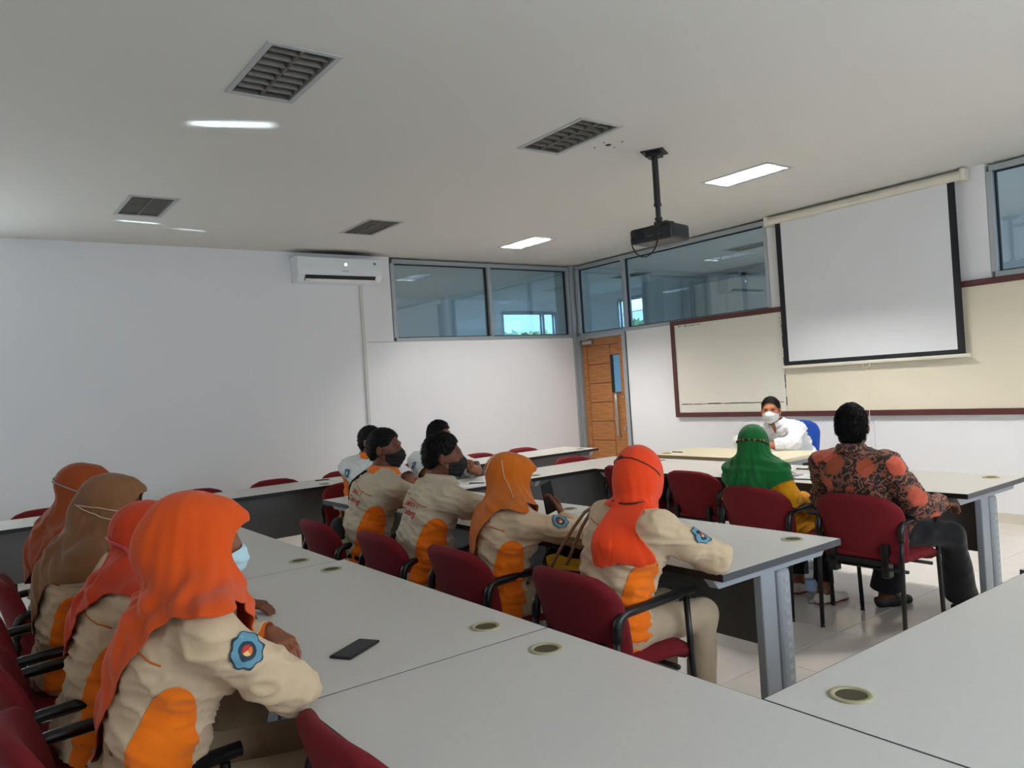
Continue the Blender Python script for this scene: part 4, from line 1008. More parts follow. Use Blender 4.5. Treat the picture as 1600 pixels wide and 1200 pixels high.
    for s in (-1, 1):
        a = an[s]; sd = td[s]
        pr = [Cone(a - sd * .035 + [0, 0, -.043], a + sd * .05 + [0, 0, -.045], .041, .043, k=.03), Cone(a + sd * .05 + [0, 0, -.05], a + sd * .155 + [0, 0, -.058], .043, .034, up0, .8, .03)]
        V, Q = nets(*field(pr, .008)); V = relax(V, Q, 1); V[:, 2] = np.maximum(V[:, 2], .004)
        V2, T2 = clip(V, tri(Q), np.maximum((a[2] + sp.get('shoetop', -.008)) - V[:, 2], ((V - a) @ sd) - .045))
        V2, T2 = thicken(V2, T2, .003); sh = link('shoe', np_mesh('shoe', V2, T2, sp.get('shoe', M['black']), base), root)
        Vq, Tq = clip(V, tri(Q), .018 - V[:, 2]); Vq = Vq + vnormals(Vq, Tq) * .003; Vq[:, 2] = np.maximum(Vq[:, 2], .0015); link('sole', np_mesh('sole', Vq, Tq, sp.get('sole', M['rubber']), base), sh)
    # --- head wear
    hb = None
    hcoord = lambda X: (((X - c) @ hr) / hs, ((X - c) @ hf) / hs, ((X - c) @ hu) / hs)
    if sp.get('hijab'):
        H_ = sp['hijab']; hi = []
        hi += [Ell(hp(0, -.012, .020), A3, np.array((.092, .112, .101)) * hs, .05, 'cap'), Ell(hp(0, .022, -.03), A3, np.array((.080, .082, .098)) * hs, .05, 'cheeks'), Cone(hp(0, .070, .070), hp(0, .101, .058), .030, .018, hu, .8, .05, 'brim'),
               Cone(hp(0, -.01, -.05), N - spn * .02 - fw * .01, H_.get('nr', .074), .095, k=.05, tag='neck'), Cone(N - spn * .0 - fw * .01, chs, .095, .12, fw, .95, .06, 'fall'), Cone(hp(0, .05, -.10), N + fw * .06 - spn * .05, .055, .08, k=.06, tag='front')]
        if H_.get('wrap'): hi = hi[:4]
        else:
            for s in (-1, 1): hi.append(Cone(hp(s * .02, -.01, -.08), N + r2 * s * sw * .75 - spn * .045, .060, .066, k=.05, tag='slope'))
        hi += [x for x in H_.get('extra', lambda *a: [])(hp, c, hr, hf, hu, N, spn, fw, r)]
        drape = [] if H_.get('wrap') else [p for p in torso(.013 + .012) if p.tag != 'pelvis' or H_.get('low')] + [p for p in arms(.011 + .012, lo_) if p.tag[:4] != 'fore']
        F_, l_, h_ = field(hi + list(drape), .0075, kx=.035); V, Q = nets(F_, l_, h_); V = relax(V, Q, 2, .5)
        a_, b_, s_ = tc(V); ph = np.degrees(np.arctan2(a_, b_)); hem = np.array(H_['hem'] + [(H_['hem'][0][0] + 360, H_['hem'][0][1])])
        hx = np.interp((ph - hem[0, 0]) % 360 + hem[0, 0], hem[:, 0], hem[:, 1])
        ha, hbv, hc = hcoord(V); face = np.where(hbv > .01, np.sqrt((ha / .056) ** 2 + ((hc + .022) / np.where(hc > -.022, .072, .092)) ** 2) - 1, 1.) * .05
        Nn = vnormals(V, Q); dc = np.linalg.norm(V - hp(0, .0, .06), axis=1); amp = np.clip((dc - .05) / .28, 0.12, 1.) * H_.get('fold', .010)
        ang = np.arctan2(ha, -hbv) ; tw_ = 2.2 * fbm(V * 5, sp['seed'] + 31, 2)
        fo = np.sin(ang * H_.get('nf', 9) + dc * H_.get('swirl', 14) + tw_ * 1.6) + .5 * np.sin(ang * 17 - dc * 25 + tw_ * 3)
        neckb = np.exp(-((hc + .145) / .05) ** 2) * H_.get('wrapf', .007); V2 = V + Nn * (fo * amp * .62 + neckb * np.sin(hc * 95 + ha * 22 + hbv * 16 + 2.5 * fbm(V * 9, sp['seed'] + 61, 1)))[:, None]
        # keep the cloth outside shoulders and torso
        dd = ev(tors + ar, V2); push = np.clip(.012 - dd, 0, .04) * (np.linalg.norm(V - c, axis=1) > .13); V2 = V2 + Nn * push[:, None]
        at = np.minimum(face, np.where(hc < -.12, (s_ - hx) * Ls + .008 * fbm(V * 9, 5, 1), .05))
        for p in [x for x in arms(.011 + .012, lo_) if x.tag[:5] == 'upper']:
            t_ = ((V - p.a) @ (p.b - p.a)) / ((p.b - p.a) @ (p.b - p.a)); pd = p.d(V[:, 0], V[:, 1], V[:, 2]); at = np.where(pd < .02, np.minimum(at, (H_.get('arm', .3) - t_) * .2), at)
        at = np.minimum(relax_s(Q, np.clip(at, -.03, .03), 6), face + .004); Vc2, Tc2 = clip(V2, tri(Q), at); hb = bvh_of(Vc2, Tc2)
        # drop crumbs that the cuts left loose: keep the island that holds the crown
        adj = {}
        lab = np.arange(len(Vc2))
        for _ in range(400):
            m = lab[Tc2].min(1); l2 = lab.copy(); np.minimum.at(l2, Tc2.ravel(), np.repeat(m, 3)); l2 = l2[l2]
            if (l2 == lab).all(): break
            lab = l2
        top = lab[np.argmax((Vc2 - c) @ hu)]; Tc2 = Tc2[lab[Tc2[:, 0]] == top]
        Vt, Tt = thicken(Vc2, Tc2, .003); hij = link('headscarf', np_mesh('headscarf', Vt, Tt, H_['m'], base), root)
        ray = lambda a, b, u, ca=0, cb=0, cu=0: cast(hb, hp(a, b, u), c + hr * ca + hf * cb + hu * cu - hp(a, b, u), .003)
        for nme, mm, rad, lines in H_.get('straps', []):
            out = []
            for pts in lines:
                pl = []
                for q0, q1 in zip(pts[:-1], pts[1:]):
                    for t in np.linspace(0, 1, 9)[:-1]:
                        q = np.asarray(q0) * (1 - t) + np.asarray(q1) * t; q = q / np.linalg.norm(q) * .4; h = ray(*q); pl.append(h[0] if h else None)
                out.append(pl)
            tubes(nme, out, rad, mm, root, base, parent=hij)
        if H_.get('tail'):
            for nme, fn in H_['tail']:
                pr, dsp = fn(hp, c, hr, hf, hu, N, spn, fw, r); V, Q = nets(*field(pr, .007)); V = relax(V, Q, 1); V = V + vnormals(V, Q) * dsp(V)[:, None]
                dd = ev(tors + ar, V); V = relax(V - fw * (np.clip(.020 - dd, 0, .12) * 1.4)[:, None], Q, 2)
                link(nme, np_mesh(nme, V, Q, H_['m'], base), hij)
    if sp.get('hair'):
        st = sp['hair']; hpm = [Ell(hp(0, -.014, .024), A3, np.array((.0805, .099, .092)) * hs, .03), Ell(hp(0, -.004, .055), A3, np.array((.066, .080, .054 + st.get('top', .012))) * hs, .03), Cone(hp(0, -.035, -.03), hp(0, -.03, -.07), .070, .054, k=.03)]
        V, Q = nets(*field(hpm, .0055)); V = relax(V, Q, 1); ha, hbv, hc = hcoord(V)
        V = V + vnormals(V, Q) * (fbm(V * 60, sp['seed'] + 77, 2) * st.get('rough', .003))[:, None]
        line = np.interp(hbv, [-.12, -.06, -.035, -.005, .02, .045, .06, .078, .1], [st.get('nape', -.085), st.get('nape', -.085), st.get('side', -.06), .012, .014, .02, .05, st.get('front', .068), st.get('front', .068) + .012])
        V, T = clip(V, tri(Q), (hc - line) + .004 * fbm(V * 50, 3, 1)); 
        Vh, Th = thicken(V, T, .006); N_ = vnormals(V, T); VV = [Vh]; FF = [Th]; o0 = len(Vh)
        ii = rng.integers(0, len(T), st.get('n', 1100)); ce = V[T[ii]].mean(1); nn = N_[T[ii, 0]]; ln_ = st.get('len', .012) * (.6 + .8 * rng.random(len(ii)))
        flow = nn * st.get('lift', .5) + hu * -.5 + hf * st.get('flowf', -.3) + hr * rng.normal(0, .3, (len(ii), 1)); flow /= np.linalg.norm(flow, axis=1)[:, None]
        sdv = np.cross(flow, nn); sdv /= np.linalg.norm(sdv, axis=1)[:, None] + 1e-9
        w_ = .0026; A_ = ce + sdv * w_; B_ = ce - sdv * w_; D_ = ce + flow * ln_[:, None] + nn * .001; C_ = ce - nn * w_ + 0
        K = len(ii); VV += [A_, B_, C_ + nn * w_ * 2, D_]; a0 = o0 + np.arange(K)
        for x, y in ((0, 1), (1, 2), (2, 0)): FF.append(np.stack([a0 + x * K, a0 + y * K, a0 + 3 * K], 1))
        link('hair', np_mesh('hair', np.concatenate(VV), np.concatenate(FF), M['hair'], base), root)
    if sp.get('mask'):
        mm, dr = sp['mask']; fh = [p for p in head if p.tag in ('skull', 'face', 'chin', 'jaw', 'cheek')] + [Cone(hp(0, .085, -.01), hp(0, .098, -.04), .012, .02, k=.04), Cone(hp(0, .095, -.045), hp(0, .075, -.09), .02, .014, k=.03)]
        V, Q = nets(*field(fh, .005, infl=.0055)); V = relax(V, Q, 2); ha, hbv, hc = hcoord(V)
        V = V + vnormals(V, Q) * (.0015 * np.sin(hc * 260))[:, None]
        at = np.minimum.reduce([(-.004 + dr - np.abs(ha) * .45) - hc, hc + .118 - np.abs(ha) * .35, hbv - .028])
        V, T = clip(V, tri(Q), at)
        if len(T):
            V, T = thicken(V, T, .002); mk = link('face_mask', np_mesh('face_mask', V, T, mm, base), root)
            ln = []
            for s in (-1, 1):
                for z0 in (-.032, -.075): ln.append([hp(s * .066, .03, z0), hp(s * .079, .005, (z0 - .02) * .5 - .005), hp(s * .082, -.028, -.01 + (z0 + .05) * .9)])
            if not sp.get('hijab'): tubes('ear_loop', ln, .0016, mm, root, base, parent=mk)
    if sp.get('after'): sp['after'](dict(root=root, base=base, P=P, N=N, c=c, hp=hp, bv=bv, hb=hb, r=r, fw=fw, spn=spn, Ls=Ls, Sh=Sh, E=E, W=W, shirt=shirt, hands=hands, fwd=fwd, right=right, kn=kn, an=an, hips=hips))
    return root
# ------------------------------------------------------------------ the thirteen people
cols = dict(bright=cloth('bright_orange_scarf', lin(218, 80, 14), .35, 600), deep=cloth('deep_orange_scarf', lin(200, 60, 20), .35, 600), tan=cloth('brown_scarf', lin(132, 90, 56), .35, 600), rust=cloth('rust_scarf', lin(154, 68, 22), .35, 600),
            mustard=cloth('mustard_scarf', lin(200, 102, 12), .35, 600), tied=cloth('coral_orange_scarf', lin(234, 66, 16), .35, 600), green=cloth('green_scarf', lin(20, 104, 46), .3, 600))
UNI = dict(shirt=M['beige'], panel=True, piping=True, badge=[(1, 'teal')], trouser=M['beige_trouser'], shoe=M['black'])
def cuff(k):
    d_ = nrm(k['W'][-1] - k['E'][-1]); b = MB(); a_ = k['W'][-1] - k['base']; b.cyl(tuple(a_ - d_ * .035), tuple(a_ - d_ * .004), .037, .035, 18, caps=False); b.build('inner_cuff', M['orange'], k['shirt'], smooth=True)
def glasses(k):
    b = MB(); hp, base = k['hp'], k['base']
    for s in (-1, 1):
        b.tube([tuple(hp(s * .033 + .024 * math.cos(t), .105 - .012 * abs(s * .033 + .024 * math.cos(t)) / .05, .002 + .019 * math.sin(t)) - base) for t in np.linspace(0, 2 * math.pi, 21)[:-1]], .0016, 6, True)
        b.tube([tuple(hp(*q) - base) for q in ((s * .057, .092, .006), (s * .072, .05, .006), (s * .080, -.01, .0))], .0015, 6)
    b.tube([tuple(hp(*q) - base) for q in ((-.009, .104, .004), (0, .107, .007), (.009, .104, .004))], .0015, 6)
    b.build('glasses', M['black'], k['root'], smooth=True)
# 1 bright orange scarf, nearest
person(dict(UNI, seed=1, label='woman in a bright orange headscarf and beige shirt, nearest to the camera', face=(0, 1), P=(-2.13, .35, .535), N=(-2.0, .49, 1.03), c=(-2.05, .50, 1.165), hf=(.35, .93, -.12), hs=1.03,
    ER=(-1.865, .655, .80), WR=(-2.07, .705, .785), EL=(-2.42, .58, .80), WL=(-2.255, .745, .825), hdR=(-1, .15, -.05), hdL=(1, .12, -.12), curlR=.75, curlL=.55, skin='a', sw=.17, mask=(M['mask_blue'], .0), after=lambda k: cuff(k), bdir=(.9, -.1, .45), bpos=.38, bsize=1.15, size=1.02,
    hijab=dict(m=cols['bright'], hem=[(-180, .36), (-150, .12), (-120, -.02), (-90, .25), (-45, .62), (0, .45), (25, .8), (50, 1.15), (95, 1.15), (120, 1.02), (140, .80), (155, .62), (168, .48), (180, .36)], fold=.012, nf=7, arm=-.02, nr=.068, extra=lambda hp, c, hr, hf, hu, N, spn, fw, r: [Ell(hp(0, -.062, -.028), (hr, hf, hu), (.088, .078, .088), .03, 'bun')])))
# 2 deep orange scarf with pink band
person(dict(UNI, seed=2, label='woman in a deep orange headscarf with a pink mask band', face=(0, 1), P=(-2.76, .36, .525), N=(-2.67, .475, .96), c=(-2.735, .53, 1.085), hf=(.3, .93, -.2),
    ER=(-2.47, .64, .80), WR=(-2.63, .74, .81), EL=(-3.02, .64, .79), WL=(-2.84, .84, .785), hdR=(-.6, .6, .15), hdL=(.4, .5, -.1), curlR=.95, curlL=.7, skin='b', badge=[], mask=(M['mask_white'], .0),
    hijab=dict(m=cols['deep'], hem=[(-180, .52), (-150, .40), (-120, .50), (-90, .7), (-45, .8), (0, .65), (45, .8), (50, 1.1), (100, 1.15), (130, 1.0), (155, .80), (180, .52)], fold=.010, nf=8, arm=-.02,
        straps=[('mask_band', M['pink'], .006, [[(.3, .1, -.10), (.28, -.15, -.06), (.12, -.38, -.03), (-.15, -.36, -.03)]])])))
# 3 brown scarf
person(dict(UNI, seed=3, label='woman in a brown headscarf with thin pale mask straps', face=(0, 1), P=(-3.46, .36, .535), N=(-3.37, .43, .985), c=(-3.33, .52, 1.145), hf=(.45, .88, -.08),
    ER=(-3.12, .64, .795), WR=(-3.30, .82, .785), EL=(-3.62, .64, .79), WL=(-3.44, .84, .785), curlR=.6, curlL=.6, skin='a', badge=[], mask=(M['mask_white'], .0), after=glasses,
    hijab=dict(m=cols['tan'], hem=[(-180, .28), (-150, .22), (-120, .35), (-90, .6), (-45, .75), (0, .65), (45, .8), (90, .9), (130, .82), (155, .55), (180, .28)], fold=.010, nf=8, arm=.1,
        extra=lambda hp, c, hr, hf, hu, N, spn, fw, r: [Ell(hp(-.01, -.10, -.045), (hr, hf, hu), (.075, .055, .075), .04, 'bun'), Ell(hp(-.03, -.115, -.125), (hr, hf, hu), (.04, .035, .045), .03, 'bun')],
        straps=[('mask_strap', M['strap'], .0018, [[(.30, .24, -.06), (.33, -.05, .0), (.18, -.33, .02)], [(.18, -.33, .02), (.32, -.1, -.08), (.26, .22, -.17)]])])))
# 4 rust scarf
person(dict(UNI, seed=4, label='woman in a rust headscarf, farthest of the row at the left table', face=(0, 1), P=(-4.24, .41, .535), N=(-4.18, .46, .985), c=(-4.15, .53, 1.15), hf=(.45, .88, -.05),
    ER=(-3.93, .66, .795), WR=(-4.10, .84, .785), EL=(-4.42, .64, .79), WL=(-4.24, .84, .785), curlR=.6, curlL=.6, skin='a', badge=[], mask=(M['mask_white'], .0),
    hijab=dict(m=cols['rust'], hem=[(-180, .42), (-135, .35), (-90, .45), (-45, .6), (0, .55), (45, .7), (90, .75), (135, .6), (180, .42)], fold=.010, nf=8, arm=.15,
        straps=[('mask_strap', M['grey_strap'], .003, [[(.30, .2, -.08), (.30, -.1, .04), (.05, -.36, .14)], [(.08, -.37, .10), (.05, -.36, .18)]])])))
STRAP = {}
# 5 young man, black mask
TXT = [('SMKN 1', (.05, .755, .036)), ('Cadang', (.036, .655, .048))]
person(dict(UNI, seed=5, label='young man in a beige shirt with orange collar and black mask, facing right', male=True, face=(.18, .98), P=(-4.26, 1.96, .545), N=(-4.13, 2.085, 1.015), c=(-4.185, 2.13, 1.175), hf=(.72, .69, -.06), twist=.12,
    ER=(-4.05, 2.335, .80), WR=(-4.25, 2.50, .785), EL=(-4.56, 2.30, .79), WL=(-4.36, 2.48, .785), curlR=.6, curlL=.5, skin='b', shirt=M['khaki'], sleeve=1.12, loose=.020, collar=M['orange'], text=TXT, mask=(M['mask_black'], .006), trouser=M['black_cloth'],
    hair=dict(top=.008, front=.082, nape=-.072, len=.006, n=1200, lift=.15, rough=.002), after=lambda k: STRAP.update(k)))
# 6 young man, dark fade
person(dict(UNI, seed=6, label='young man in a beige shirt with beige collar and red back lettering', male=True, face=(.15, .98), P=(-3.61, 1.98, .545), N=(-3.51, 2.09, .995), c=(-3.53, 2.135, 1.15), hf=(.50, .86, -.05),
    ER=(-3.28, 2.36, .80), WR=(-3.46, 2.55, .785), EL=(-3.93, 2.32, .79), WL=(-3.72, 2.50, .785), curlR=.6, curlL=.5, skin='b', shirt=M['khaki'], sleeve=1.12, loose=.020, text=TXT, collar=M['khaki'], mask=(M['mask_black'], .004), trouser=M['beige_trouser'],
    hair=dict(top=.020, front=.078, nape=-.06, side=-.04, len=.012, n=1500, lift=.4, rough=.003)))
# 7 mustard scarf with phone
person(dict(UNI, seed=7, label='woman in a mustard headscarf holding up a phone in her right hand', face=(.25, .97), P=(-2.98, 2.05, .53), N=(-2.91, 2.11, .935), c=(-2.985, 2.165, 1.065), hf=(.52, .82, -.22), hs=.98,
    ER=(-2.69, 2.33, .80), WR=(-2.86, 2.37, .852), EL=(-3.26, 2.28, .80), WL=(-3.10, 2.46, .785), hdR=(-.62, .25, .62), pnR=(-.45, -.75, -.1), curlR=.55, thumbR=.2, curlL=.5, skin='b', bdir=(.75, .45, .4), bpos=.42,
    hijab=dict(m=cols['mustard'], hem=[(-180, .46), (-155, .36), (-130, .46), (-90, .70), (-45, .8), (0, .65), (40, 1.0), (70, 1.15), (115, 1.15), (145, .92), (165, .7), (180, .52)], fold=.010, nf=7, arm=-.02,
        straps=[('mask_strap', M['strap'], .0016, [[(.0, -.3, .38), (-.06, -.38, .16), (-.03, -.40, .02), (.05, -.40, -.0), (.10, -.38, .10), (.06, -.3, .36)], [(.24, -.2, .28), (.30, -.1, .0), (.33, .06, -.14)]])])))
# 8 tied orange scarf
def tail(hp, c, hr, hf, hu, N, spn, fw, r):
    g0 = hp(0, -.115, -.115); pr = []
    for x0, x1, zz in ((-.050, -.085, -.012), (-.02, -.03, .0), (.015, .032, .004), (.046, .068, .0)):
        b = g0 + hr * x1 - np.array([0, 0, .185 - zz]) - hf * [1, 1, 0] * .05; pr.append(Cone(g0 + hr * x0 - hf * .01, b, .026, .032, hf, .5, .03, 'tail'))
    return pr, (lambda V: .0045 * np.sin((V - g0) @ hr * 150 + 2 * fbm(V * 12, 4, 1)) * np.clip((g0[2] - V[:, 2]) / .12, 0, 1))
person(dict(UNI, seed=8, label='woman in an orange headscarf tied at the nape with its tail down her back', face=(.0, 1), P=(-2.27, 2.08, .535), N=(-2.165, 2.155, .975), c=(-2.185, 2.215, 1.11), hf=(-.50, .86, -.14), 
    ER=(-1.93, 2.33, .80), WR=(-2.10, 2.48, .785), EL=(-2.46, 2.31, .80), WL=(-2.28, 2.50, .785), curlR=.5, curlL=.5, skin='a', bdir=(.8, .5, .3),
    hijab=dict(m=cols['tied'], hem=[(-180, 1.06), (0, 1.0), (90, 1.06)], fold=.006, nf=6, arm=-.5, wrap=True, nr=.070,
        extra=lambda hp, c, hr, hf, hu, N, spn, fw, r: [Ell(hp(0, -.072, -.030), (hr, hf, hu), (.086, .070, .092), .035, 'bun'), Ell(hp(0, -.105, -.105), (hr, hf, hu), (.060, .034, .030), .03, 'bun')],
        straps=[('hem_line', M['pin'], .002, [[(-.33, -.05, .14), (-.16, -.30, .20), (.02, -.34, .18), (.2, -.3, .10), (.33, -.12, -.03)]]), ('pin', M['pin'], .006, [[(-.155, -.30, .21), (-.10, -.31, .21)]]), ('tie', M['pin'], .0035, [[(-.2, -.30, -.26), (-.08, -.36, -.27), (.05, -.38, -.28), (.15, -.36, -.28)]])],
        tail=[('scarf_tail', tail)])))
# 9, 10 the two men in white short sleeves behind the narrow table
person(dict(UNI, seed=9, label='man in white short sleeves half hidden behind the orange collared young man', male=True, face=(1, 0), P=(-5.83, 2.74, .54), N=(-5.76, 2.775, .975), c=(-5.735, 2.80, 1.125), hf=(.80, .60, -.05),
    ER=(-5.47, 2.62, .80), WR=(-5.27, 2.76, .785), EL=(-5.48, 2.98, .80), WL=(-5.28, 2.90, .785), skin='a', shirt=M['pale'], sleeve=.92, loose=.022, collar=M['orange'], badge=[(1, 'blue')], bdir=(-.1, -.9, .3), mask=(M['mask_black'], .004), trouser=M['black_cloth'], hair=dict(top=.012, front=.075, n=800, len=.008)))
person(dict(UNI, seed=10, label='man in a white short sleeved shirt with hands raised, nearer the door', male=True, face=(1, 0), P=(-5.83, 3.40, .54), N=(-5.76, 3.40, .965), c=(-5.72, 3.43, 1.115), hf=(.84, .54, -.1),
    ER=(-5.50, 3.17, .80), WR=(-5.37, 3.37, .84), EL=(-5.46, 3.62, .80), WL=(-5.33, 3.47, .85), hdR=(.4, .45, .5), hdL=(.35, -.35, .5), curlR=.9, curlL=.9, skin='a', shirt=M['pale'], sleeve=.90, loose=.022, collar=M['pale'], badge=[(1, 'blue')], bdir=(-.05, -.95, .3), mask=(M['mask_black'], .004), trouser=M['black_cloth'], hair=dict(top=.022, front=.062, n=1100, len=.016, flowf=.5)))
# 11 green scarf
person(dict(seed=11, label='woman in a green headscarf and yellow tunic', face=(0, 1), P=(-2.99, 4.21, .525), N=(-3.03, 4.09, .89), c=(-3.03, 4.10, 1.035), hf=(-.48, .87, -.08), hs=.99, shirt=M['yellow_cloth'], trouser=M['black_cloth'], shoe=mat('white_sneaker', lin(216, 208, 196), .6), sole=M['sole'],
    ER=(-2.79, 4.10, .70), WR=(-2.80, 4.30, .655), EL=(-3.22, 4.12, .68), WL=(-3.12, 4.34, .62), hdR=(-.1, .9, -.2), curlR=.35, curlL=.4, skin='a', tunic=.74, flare=.02, KR=(-2.86, 4.53, .47), KL=(-3.06, 4.55, .48), AR=(-2.80, 4.40, .085), AL=(-3.05, 4.52, .085), TR=(.25, .96, 0), tcut=.88,
    hijab=dict(m=cols['green'], hem=[(-180, .42), (-135, .36), (-90, .42), (-45, .5), (0, .5), (45, .6), (90, .66), (120, .58), (150, .46), (180, .42)], fold=.013, nf=7, arm=.42,
        straps=[('bead_band', M['pin'], .0065, [[(-.34, .0, .02), (-.2, -.3, .06), (.05, -.36, .07), (.25, -.28, .03), (.34, -.1, -.04)]]), ('beads', M['gold'], .0088, [[(x - .012, -.36 + abs(x) * .35, .062 - x * .05), (x + .012, -.36 + abs(x) * .35, .062 - x * .05)] for x in (-.2, -.11, -.02, .07, .16, .24)])])))
# 12 batik
person(dict(seed=12, label='man in an orange and black batik shirt', male=True, face=(0, 1), P=(-2.31, 4.22, .545), N=(-2.37, 4.08, .98), c=(-2.375, 4.11, 1.14), hf=(-.46, .88, -.02), hs=1.03, sw=.20, shirt=M['batik'], trouser=M['black_cloth'], collar=M['batik'], loose=.020,
    ER=(-2.07, 4.17, .715), WR=(-2.05, 4.40, .69), EL=(-2.60, 4.16, .72), WL=(-2.50, 4.38, .62), curlR=.5, curlL=.4, skin='b', sleeve=.93 + 1 - .93, flare=.045, KR=(-2.06, 4.52, .50), KL=(-2.42, 4.55, .50), AR=(-2.12, 4.72, .085), AL=(-2.50, 4.58, .085), TR=(.15, .98, 0), TL=(.35, .93, 0), tcut=.93, shoetop=-.03, shoe=mat('dark_sandal', lin(46, 46, 44), .6),
    hair=dict(top=.024, front=.07, nape=-.085, len=.018, n=2200, lift=.15, rough=.003)))
# 13 man at the desk
person(dict(seed=13, label='man in a white shirt and white mask at the cream desk facing the room', male=True, face=(0, -1), P=(-4.30, 6.60, .545), N=(-4.44, 6.42, .945), c=(-4.475, 6.36, 1.10), hf=(.42, -.90, -.04), hs=1.04, sw=.195, belly=True, shirt=M['white_cloth'], trouser=M['black_cloth'], collar=M['white_cloth'], loose=.022, sleeve=1.62, vneck=True, buttons=True,
    ER=(-4.76, 6.26, .80), WR=(-4.56, 6.08, .785), EL=(-4.17, 6.22, .80), WL=(-4.37, 6.06, .785), hdR=(.8, -.35, 0), hdL=(-.8, -.3, .05), curlR=.7, curlL=.6, skin='c', mask=(M['mask_white'], .004), facefine=True, hair=dict(top=.010, front=.085, n=900, len=.008, lift=.2)))
# ------------------------------------------------------------------ small things
def phone(name, loc, rot, label, w=.074, l=.158):
    r = empty(name, loc, label=label, cat='phone'); r.rotation_euler = rot
    MB().box((0, 0, .004), (w, l, .008), .0035, 3).build('phone_body', M['phone_body'], r, smooth=False)
    MB().box((0, 0, .0081), (w - .006, l - .008, .0008), .0003, 1).build('screen', M['phone'], r)
    MB().box((w / 2 + .0003, .02, .004), (.001, .03, .003)).build('side_button', M['phone_body'], r); return r
phone('smartphone', (-2.168, .962, TZ), (0, 0, math.radians(31)), 'black smartphone lying on the near white table')
# held upright in the right hand of the woman in mustard
def held():
    u = Vector((-.45, .20, .87)).normalized(); n = Vector((.20, -.95, .0)); n = (n - u * n.dot(u)).normalized(); x = u.cross(n)
    r = phone('smartphone', (0, 0, 0), (0, 0, 0), 'dark smartphone held up by the woman in the mustard headscarf')
    r.matrix_world = Matrix(((x[0], u[0], n[0], -2.955), (x[1], u[1], n[1], 2.372), (x[2], u[2], n[2], .940), (0, 0, 0, 1)))
held()
phone('smartphone', (-2.05, 2.50, TZ), (0, 0, .5), 'small dark phone beside the right elbow of the woman in tied orange')
phone('smartphone', (-4.33, 2.40, TZ), (0, 0, 1.2), 'dark phone on the table in front of the young man with the black mask')
phone('smartphone', (-4.36, 6.00, TZ), (0, 0, 1.4), 'dark phone on the cream desk by the folded hands')
def pen(loc, a, label, m='black'):
    r = empty('pen', loc, a, label=label, cat='pen')
    MB().cyl((-.065, 0, .005), (.05, 0, .005), .0048, n=8).cyl((.05, 0, .005), (.068, 0, .005), .0045, .001, 8).build('barrel', M[m], r, smooth=True); MB().box((-.05, 0, .0108), (.035, .003, .002)).build('clip', M['chrome'], r)
pen((-3.30, 5.05, TZ), .1, 'black pen on the white table beyond the batik man')
pen((-5.10, 5.72, TZ), .05, 'black pen on the left end of the cream desk')
pen((-4.05, 5.68, TZ), .1, 'dark pen at the front edge of the cream desk')
pen((-6.78, 2.80, TZ), 1.3, 'thin dark pen on the narrow table by the left wall')
b = empty('clipboard', (-2.98, 4.70, TZ), .12, label='dark clipboard with a silver clip left of the batik man', cat='clipboard')
MB().bx(-.15, .15, -.11, .11, 0, .006, .002, 1).build('board', M['leg_dark'], b); MB().bx(-.13, .14, -.1, .1, .006, .010).build('paper', M['paper'], b)
MB().bx(-.165, -.115, -.04, .04, .004, .022, .005).tube([(-.165, -.03, .02), (-.185, -.02, .03), (-.185, .02, .03), (-.165, .03, .02)], .004, 6).build('clip', M['chrome'], b)
MB().box((0, 0, .0008), (.21, .297, .0016), rot=.4).build('paper_sheet', M['paper'], loc=(-5.13, 3.33, TZ), label='white sheet of paper on the narrow table before the second man in white', cat='paper')
pen((-5.10, 3.38, TZ + .0016), .8, 'black pen on the white paper sheet')
MB().box((0, 0, .0006), (.15, .09, .0012), rot=.2).build('note_slip', M['paper'], loc=(-4.22, 5.93, TZ), label='small white slip on the cream desk', cat='paper')
# water bottle on the floor
wb_ = empty('water_bottle', (-2.86, 4.36, .004), label='clear plastic water bottle on the floor by the chair of the woman in green', cat='bottle')
MB().lathe([(.030, 0), (.034, .006), (.034, .05), (.0325, .055), (.034, .06), (.034, .20), (.028, .235), (.014, .262), (.0135, .275)], (0, 0, 0), 20).build('bottle_body', M['bottle'], wb_, smooth=True)
MB().lathe([(.0345, .08), (.0346, .15)], (0, 0, 0), 20).build('wrap', mat('blue_wrap', lin(150, 178, 214), .4), wb_); MB().lathe([(.015, .272), (.015, .292)], (0, 0, 0), 16).build('cap', M['white'], wb_)
# tote bag hanging from the shoulder of the woman in tied orange
tg = empty('tote_bag', (-2.575, 2.20, .452), .25, label='black tote bag with yellow lining and beige rope handles', cat='bag')
m_ty = mat('yellow_lining', lin(206, 160, 30), .7); m_rope = mat('beige_rope', lin(158, 124, 98), .85, bump=.6, bscale=300); m_bk = cloth('black_bag_cloth', lin(20, 17, 18), .3)
def bag_shell(w0, w1, d0, d1, h, th=.004, n=28, wav=.01):
    rows = []; b = bmesh.new()
    for j in range(9):
        t = j / 8; w, d = w0 + (w1 - w0) * t, d0 + (d1 - d0) * t; row = []
        for i in range(n):
            a = 2 * math.pi * i / n; x = math.copysign(abs(math.cos(a)) ** .45, math.cos(a)) * w / 2; y = math.copysign(abs(math.sin(a)) ** .45, math.sin(a)) * d / 2
            row.append(b.verts.new((x * (1 + wav * math.sin(3 * a + 4 * t)), y * (1 + 3 * wav * math.sin(2 * a + 5 * t)), h * t + (.012 * math.cos(2 * a) if j == 8 else 0))))
        rows.append(row)
    for A, B in zip(rows[:-1], rows[1:]):
        for i in range(n): b.faces.new((A[i], A[(i + 1) % n], B[(i + 1) % n], B[i]))
    b.faces.new(rows[0][::-1]); me = bpy.data.meshes.new('bag_shell'); b.to_mesh(me); b.free(); smooth_mesh(me); return me
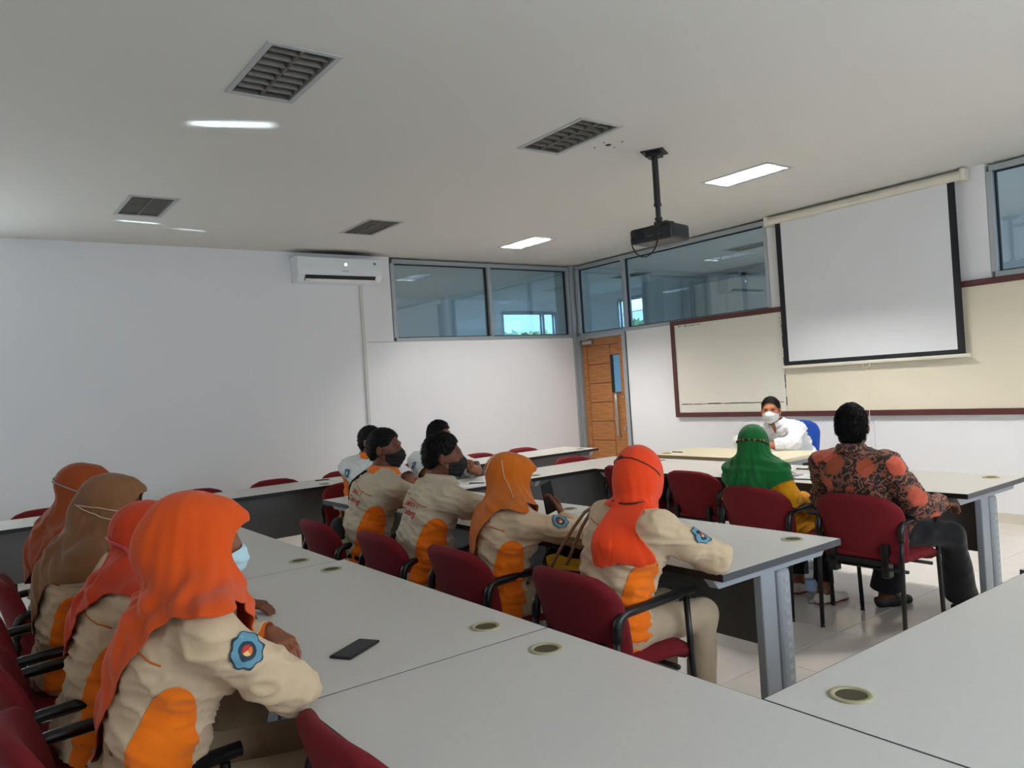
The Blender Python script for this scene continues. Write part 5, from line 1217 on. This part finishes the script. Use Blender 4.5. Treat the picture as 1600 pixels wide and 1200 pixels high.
me = bag_shell(.27, .30, .10, .13, .25); me.materials.append(m_bk); o = link('bag_body', me, tg)
me = bag_shell(.262, .290, .092, .118, .262); me.materials.append(m_ty); link('lining', me, tg, (0, 0, .006))
MB().lathe([(.022, 0), (.022, .006), (.014, .008), (.010, .002)], (0, 0, 0), 18).build('emblem_disc', mat('rose_disc', lin(170, 120, 106), .6), tg, loc=(.03, -.068, .20), rot=(math.radians(80), 0, 0))
tgi = Matrix.Rotation(-.25, 3, 'Z'); W2 = lambda p: tuple(tgi @ (Vector(p) - Vector((-2.575, 2.20, .452))))
for k in (0, 1):
    d_ = .03 * k
    MB().tube([W2(p) for p in ((-2.66 + d_ * 2, 2.12 + d_, .69), (-2.60 + d_ * 1.6, 2.13 + d_, .78), (-2.50 + d_ * 1.1, 2.13 + d_ * .5, .885), (-2.42 + d_ * .8, 2.125 + d_ * .4, .955), (-2.36 + d_ * .6, 2.14 + d_ * .3, .990), (-2.33 + d_ * .4, 2.19, .985), (-2.37 + d_ * .4, 2.25, .93), (-2.47 + d_, 2.27, .82), (-2.55 + d_, 2.26, .70))], .0075, 8).build('rope_handle', m_rope, tg, smooth=True)
# black sling bag of the young man
sb = empty('sling_bag', (-4.44, 1.90, .47), label='black sling bag on the chair behind the young man with the black mask', cat='bag')
V, Q = nets(*field([Cone((-4.42, 1.89, .55), (-4.40, 1.90, .69), .11, .09, (0, 1, 0), .5, .04), Cone((-4.50, 1.88, .60), (-4.32, 1.90, .62), .08, .08, (0, 1, 0), .6, .04)], .009)); V = V + vnormals(V, Q) * (fbm(V * 14, 2, 2) * .006)[:, None]
link('bag_body', np_mesh('sling_bag', V, Q, m_bk, (-4.44, 1.90, .47)), sb)
def off(pts, b): return [tuple(np.asarray(p) - b) for p in pts]
K_ = STRAP; _bk = lambda la, s: cast(K_['bv'], K_['P'] + K_['spn'] * s * K_['Ls'] + K_['r'] * la - K_['fw'] * .5, K_['fw'], .004)
sl = [x[0] for x in (_bk(la, s) for la, s in zip(np.linspace(-.15, -.085, 10), np.linspace(.32, .96, 10))) if x]
sl = [np.array((-4.42, 1.90, .70))] + sl + [sl[-1] + K_['fw'] * .07 + K_['spn'] * .025, sl[-1] + K_['fw'] * .14 - K_['spn'] * .01]
MB().tube(off(sl, np.array((-4.44, 1.90, .47))), .010, 8).build('strap', m_bk, sb, smooth=True)
# black handbag on the lap of the woman in mustard
hb_ = empty('handbag', (-2.80, 2.36, .56), label='black handbag on the lap of the woman in the mustard headscarf', cat='bag')
V, Q = nets(*field([Cone((-2.90, 2.34, .63), (-2.70, 2.36, .63), .07, .075, (0, 1, 0), .8, .03), Cone((-2.88, 2.34, .67), (-2.72, 2.36, .66), .05, .05, (0, 1, 0), .8, .03)], .009)); link('bag_body', np_mesh('handbag', V, Q, m_bk, (-2.80, 2.36, .56)), hb_)
MB().tube(off([(-2.88, 2.31, .70), (-2.84, 2.28, .725), (-2.76, 2.28, .725), (-2.72, 2.31, .70)], np.array((-2.80, 2.36, .56))), .006, 8).build('bag_handle', m_bk, hb_, smooth=True)
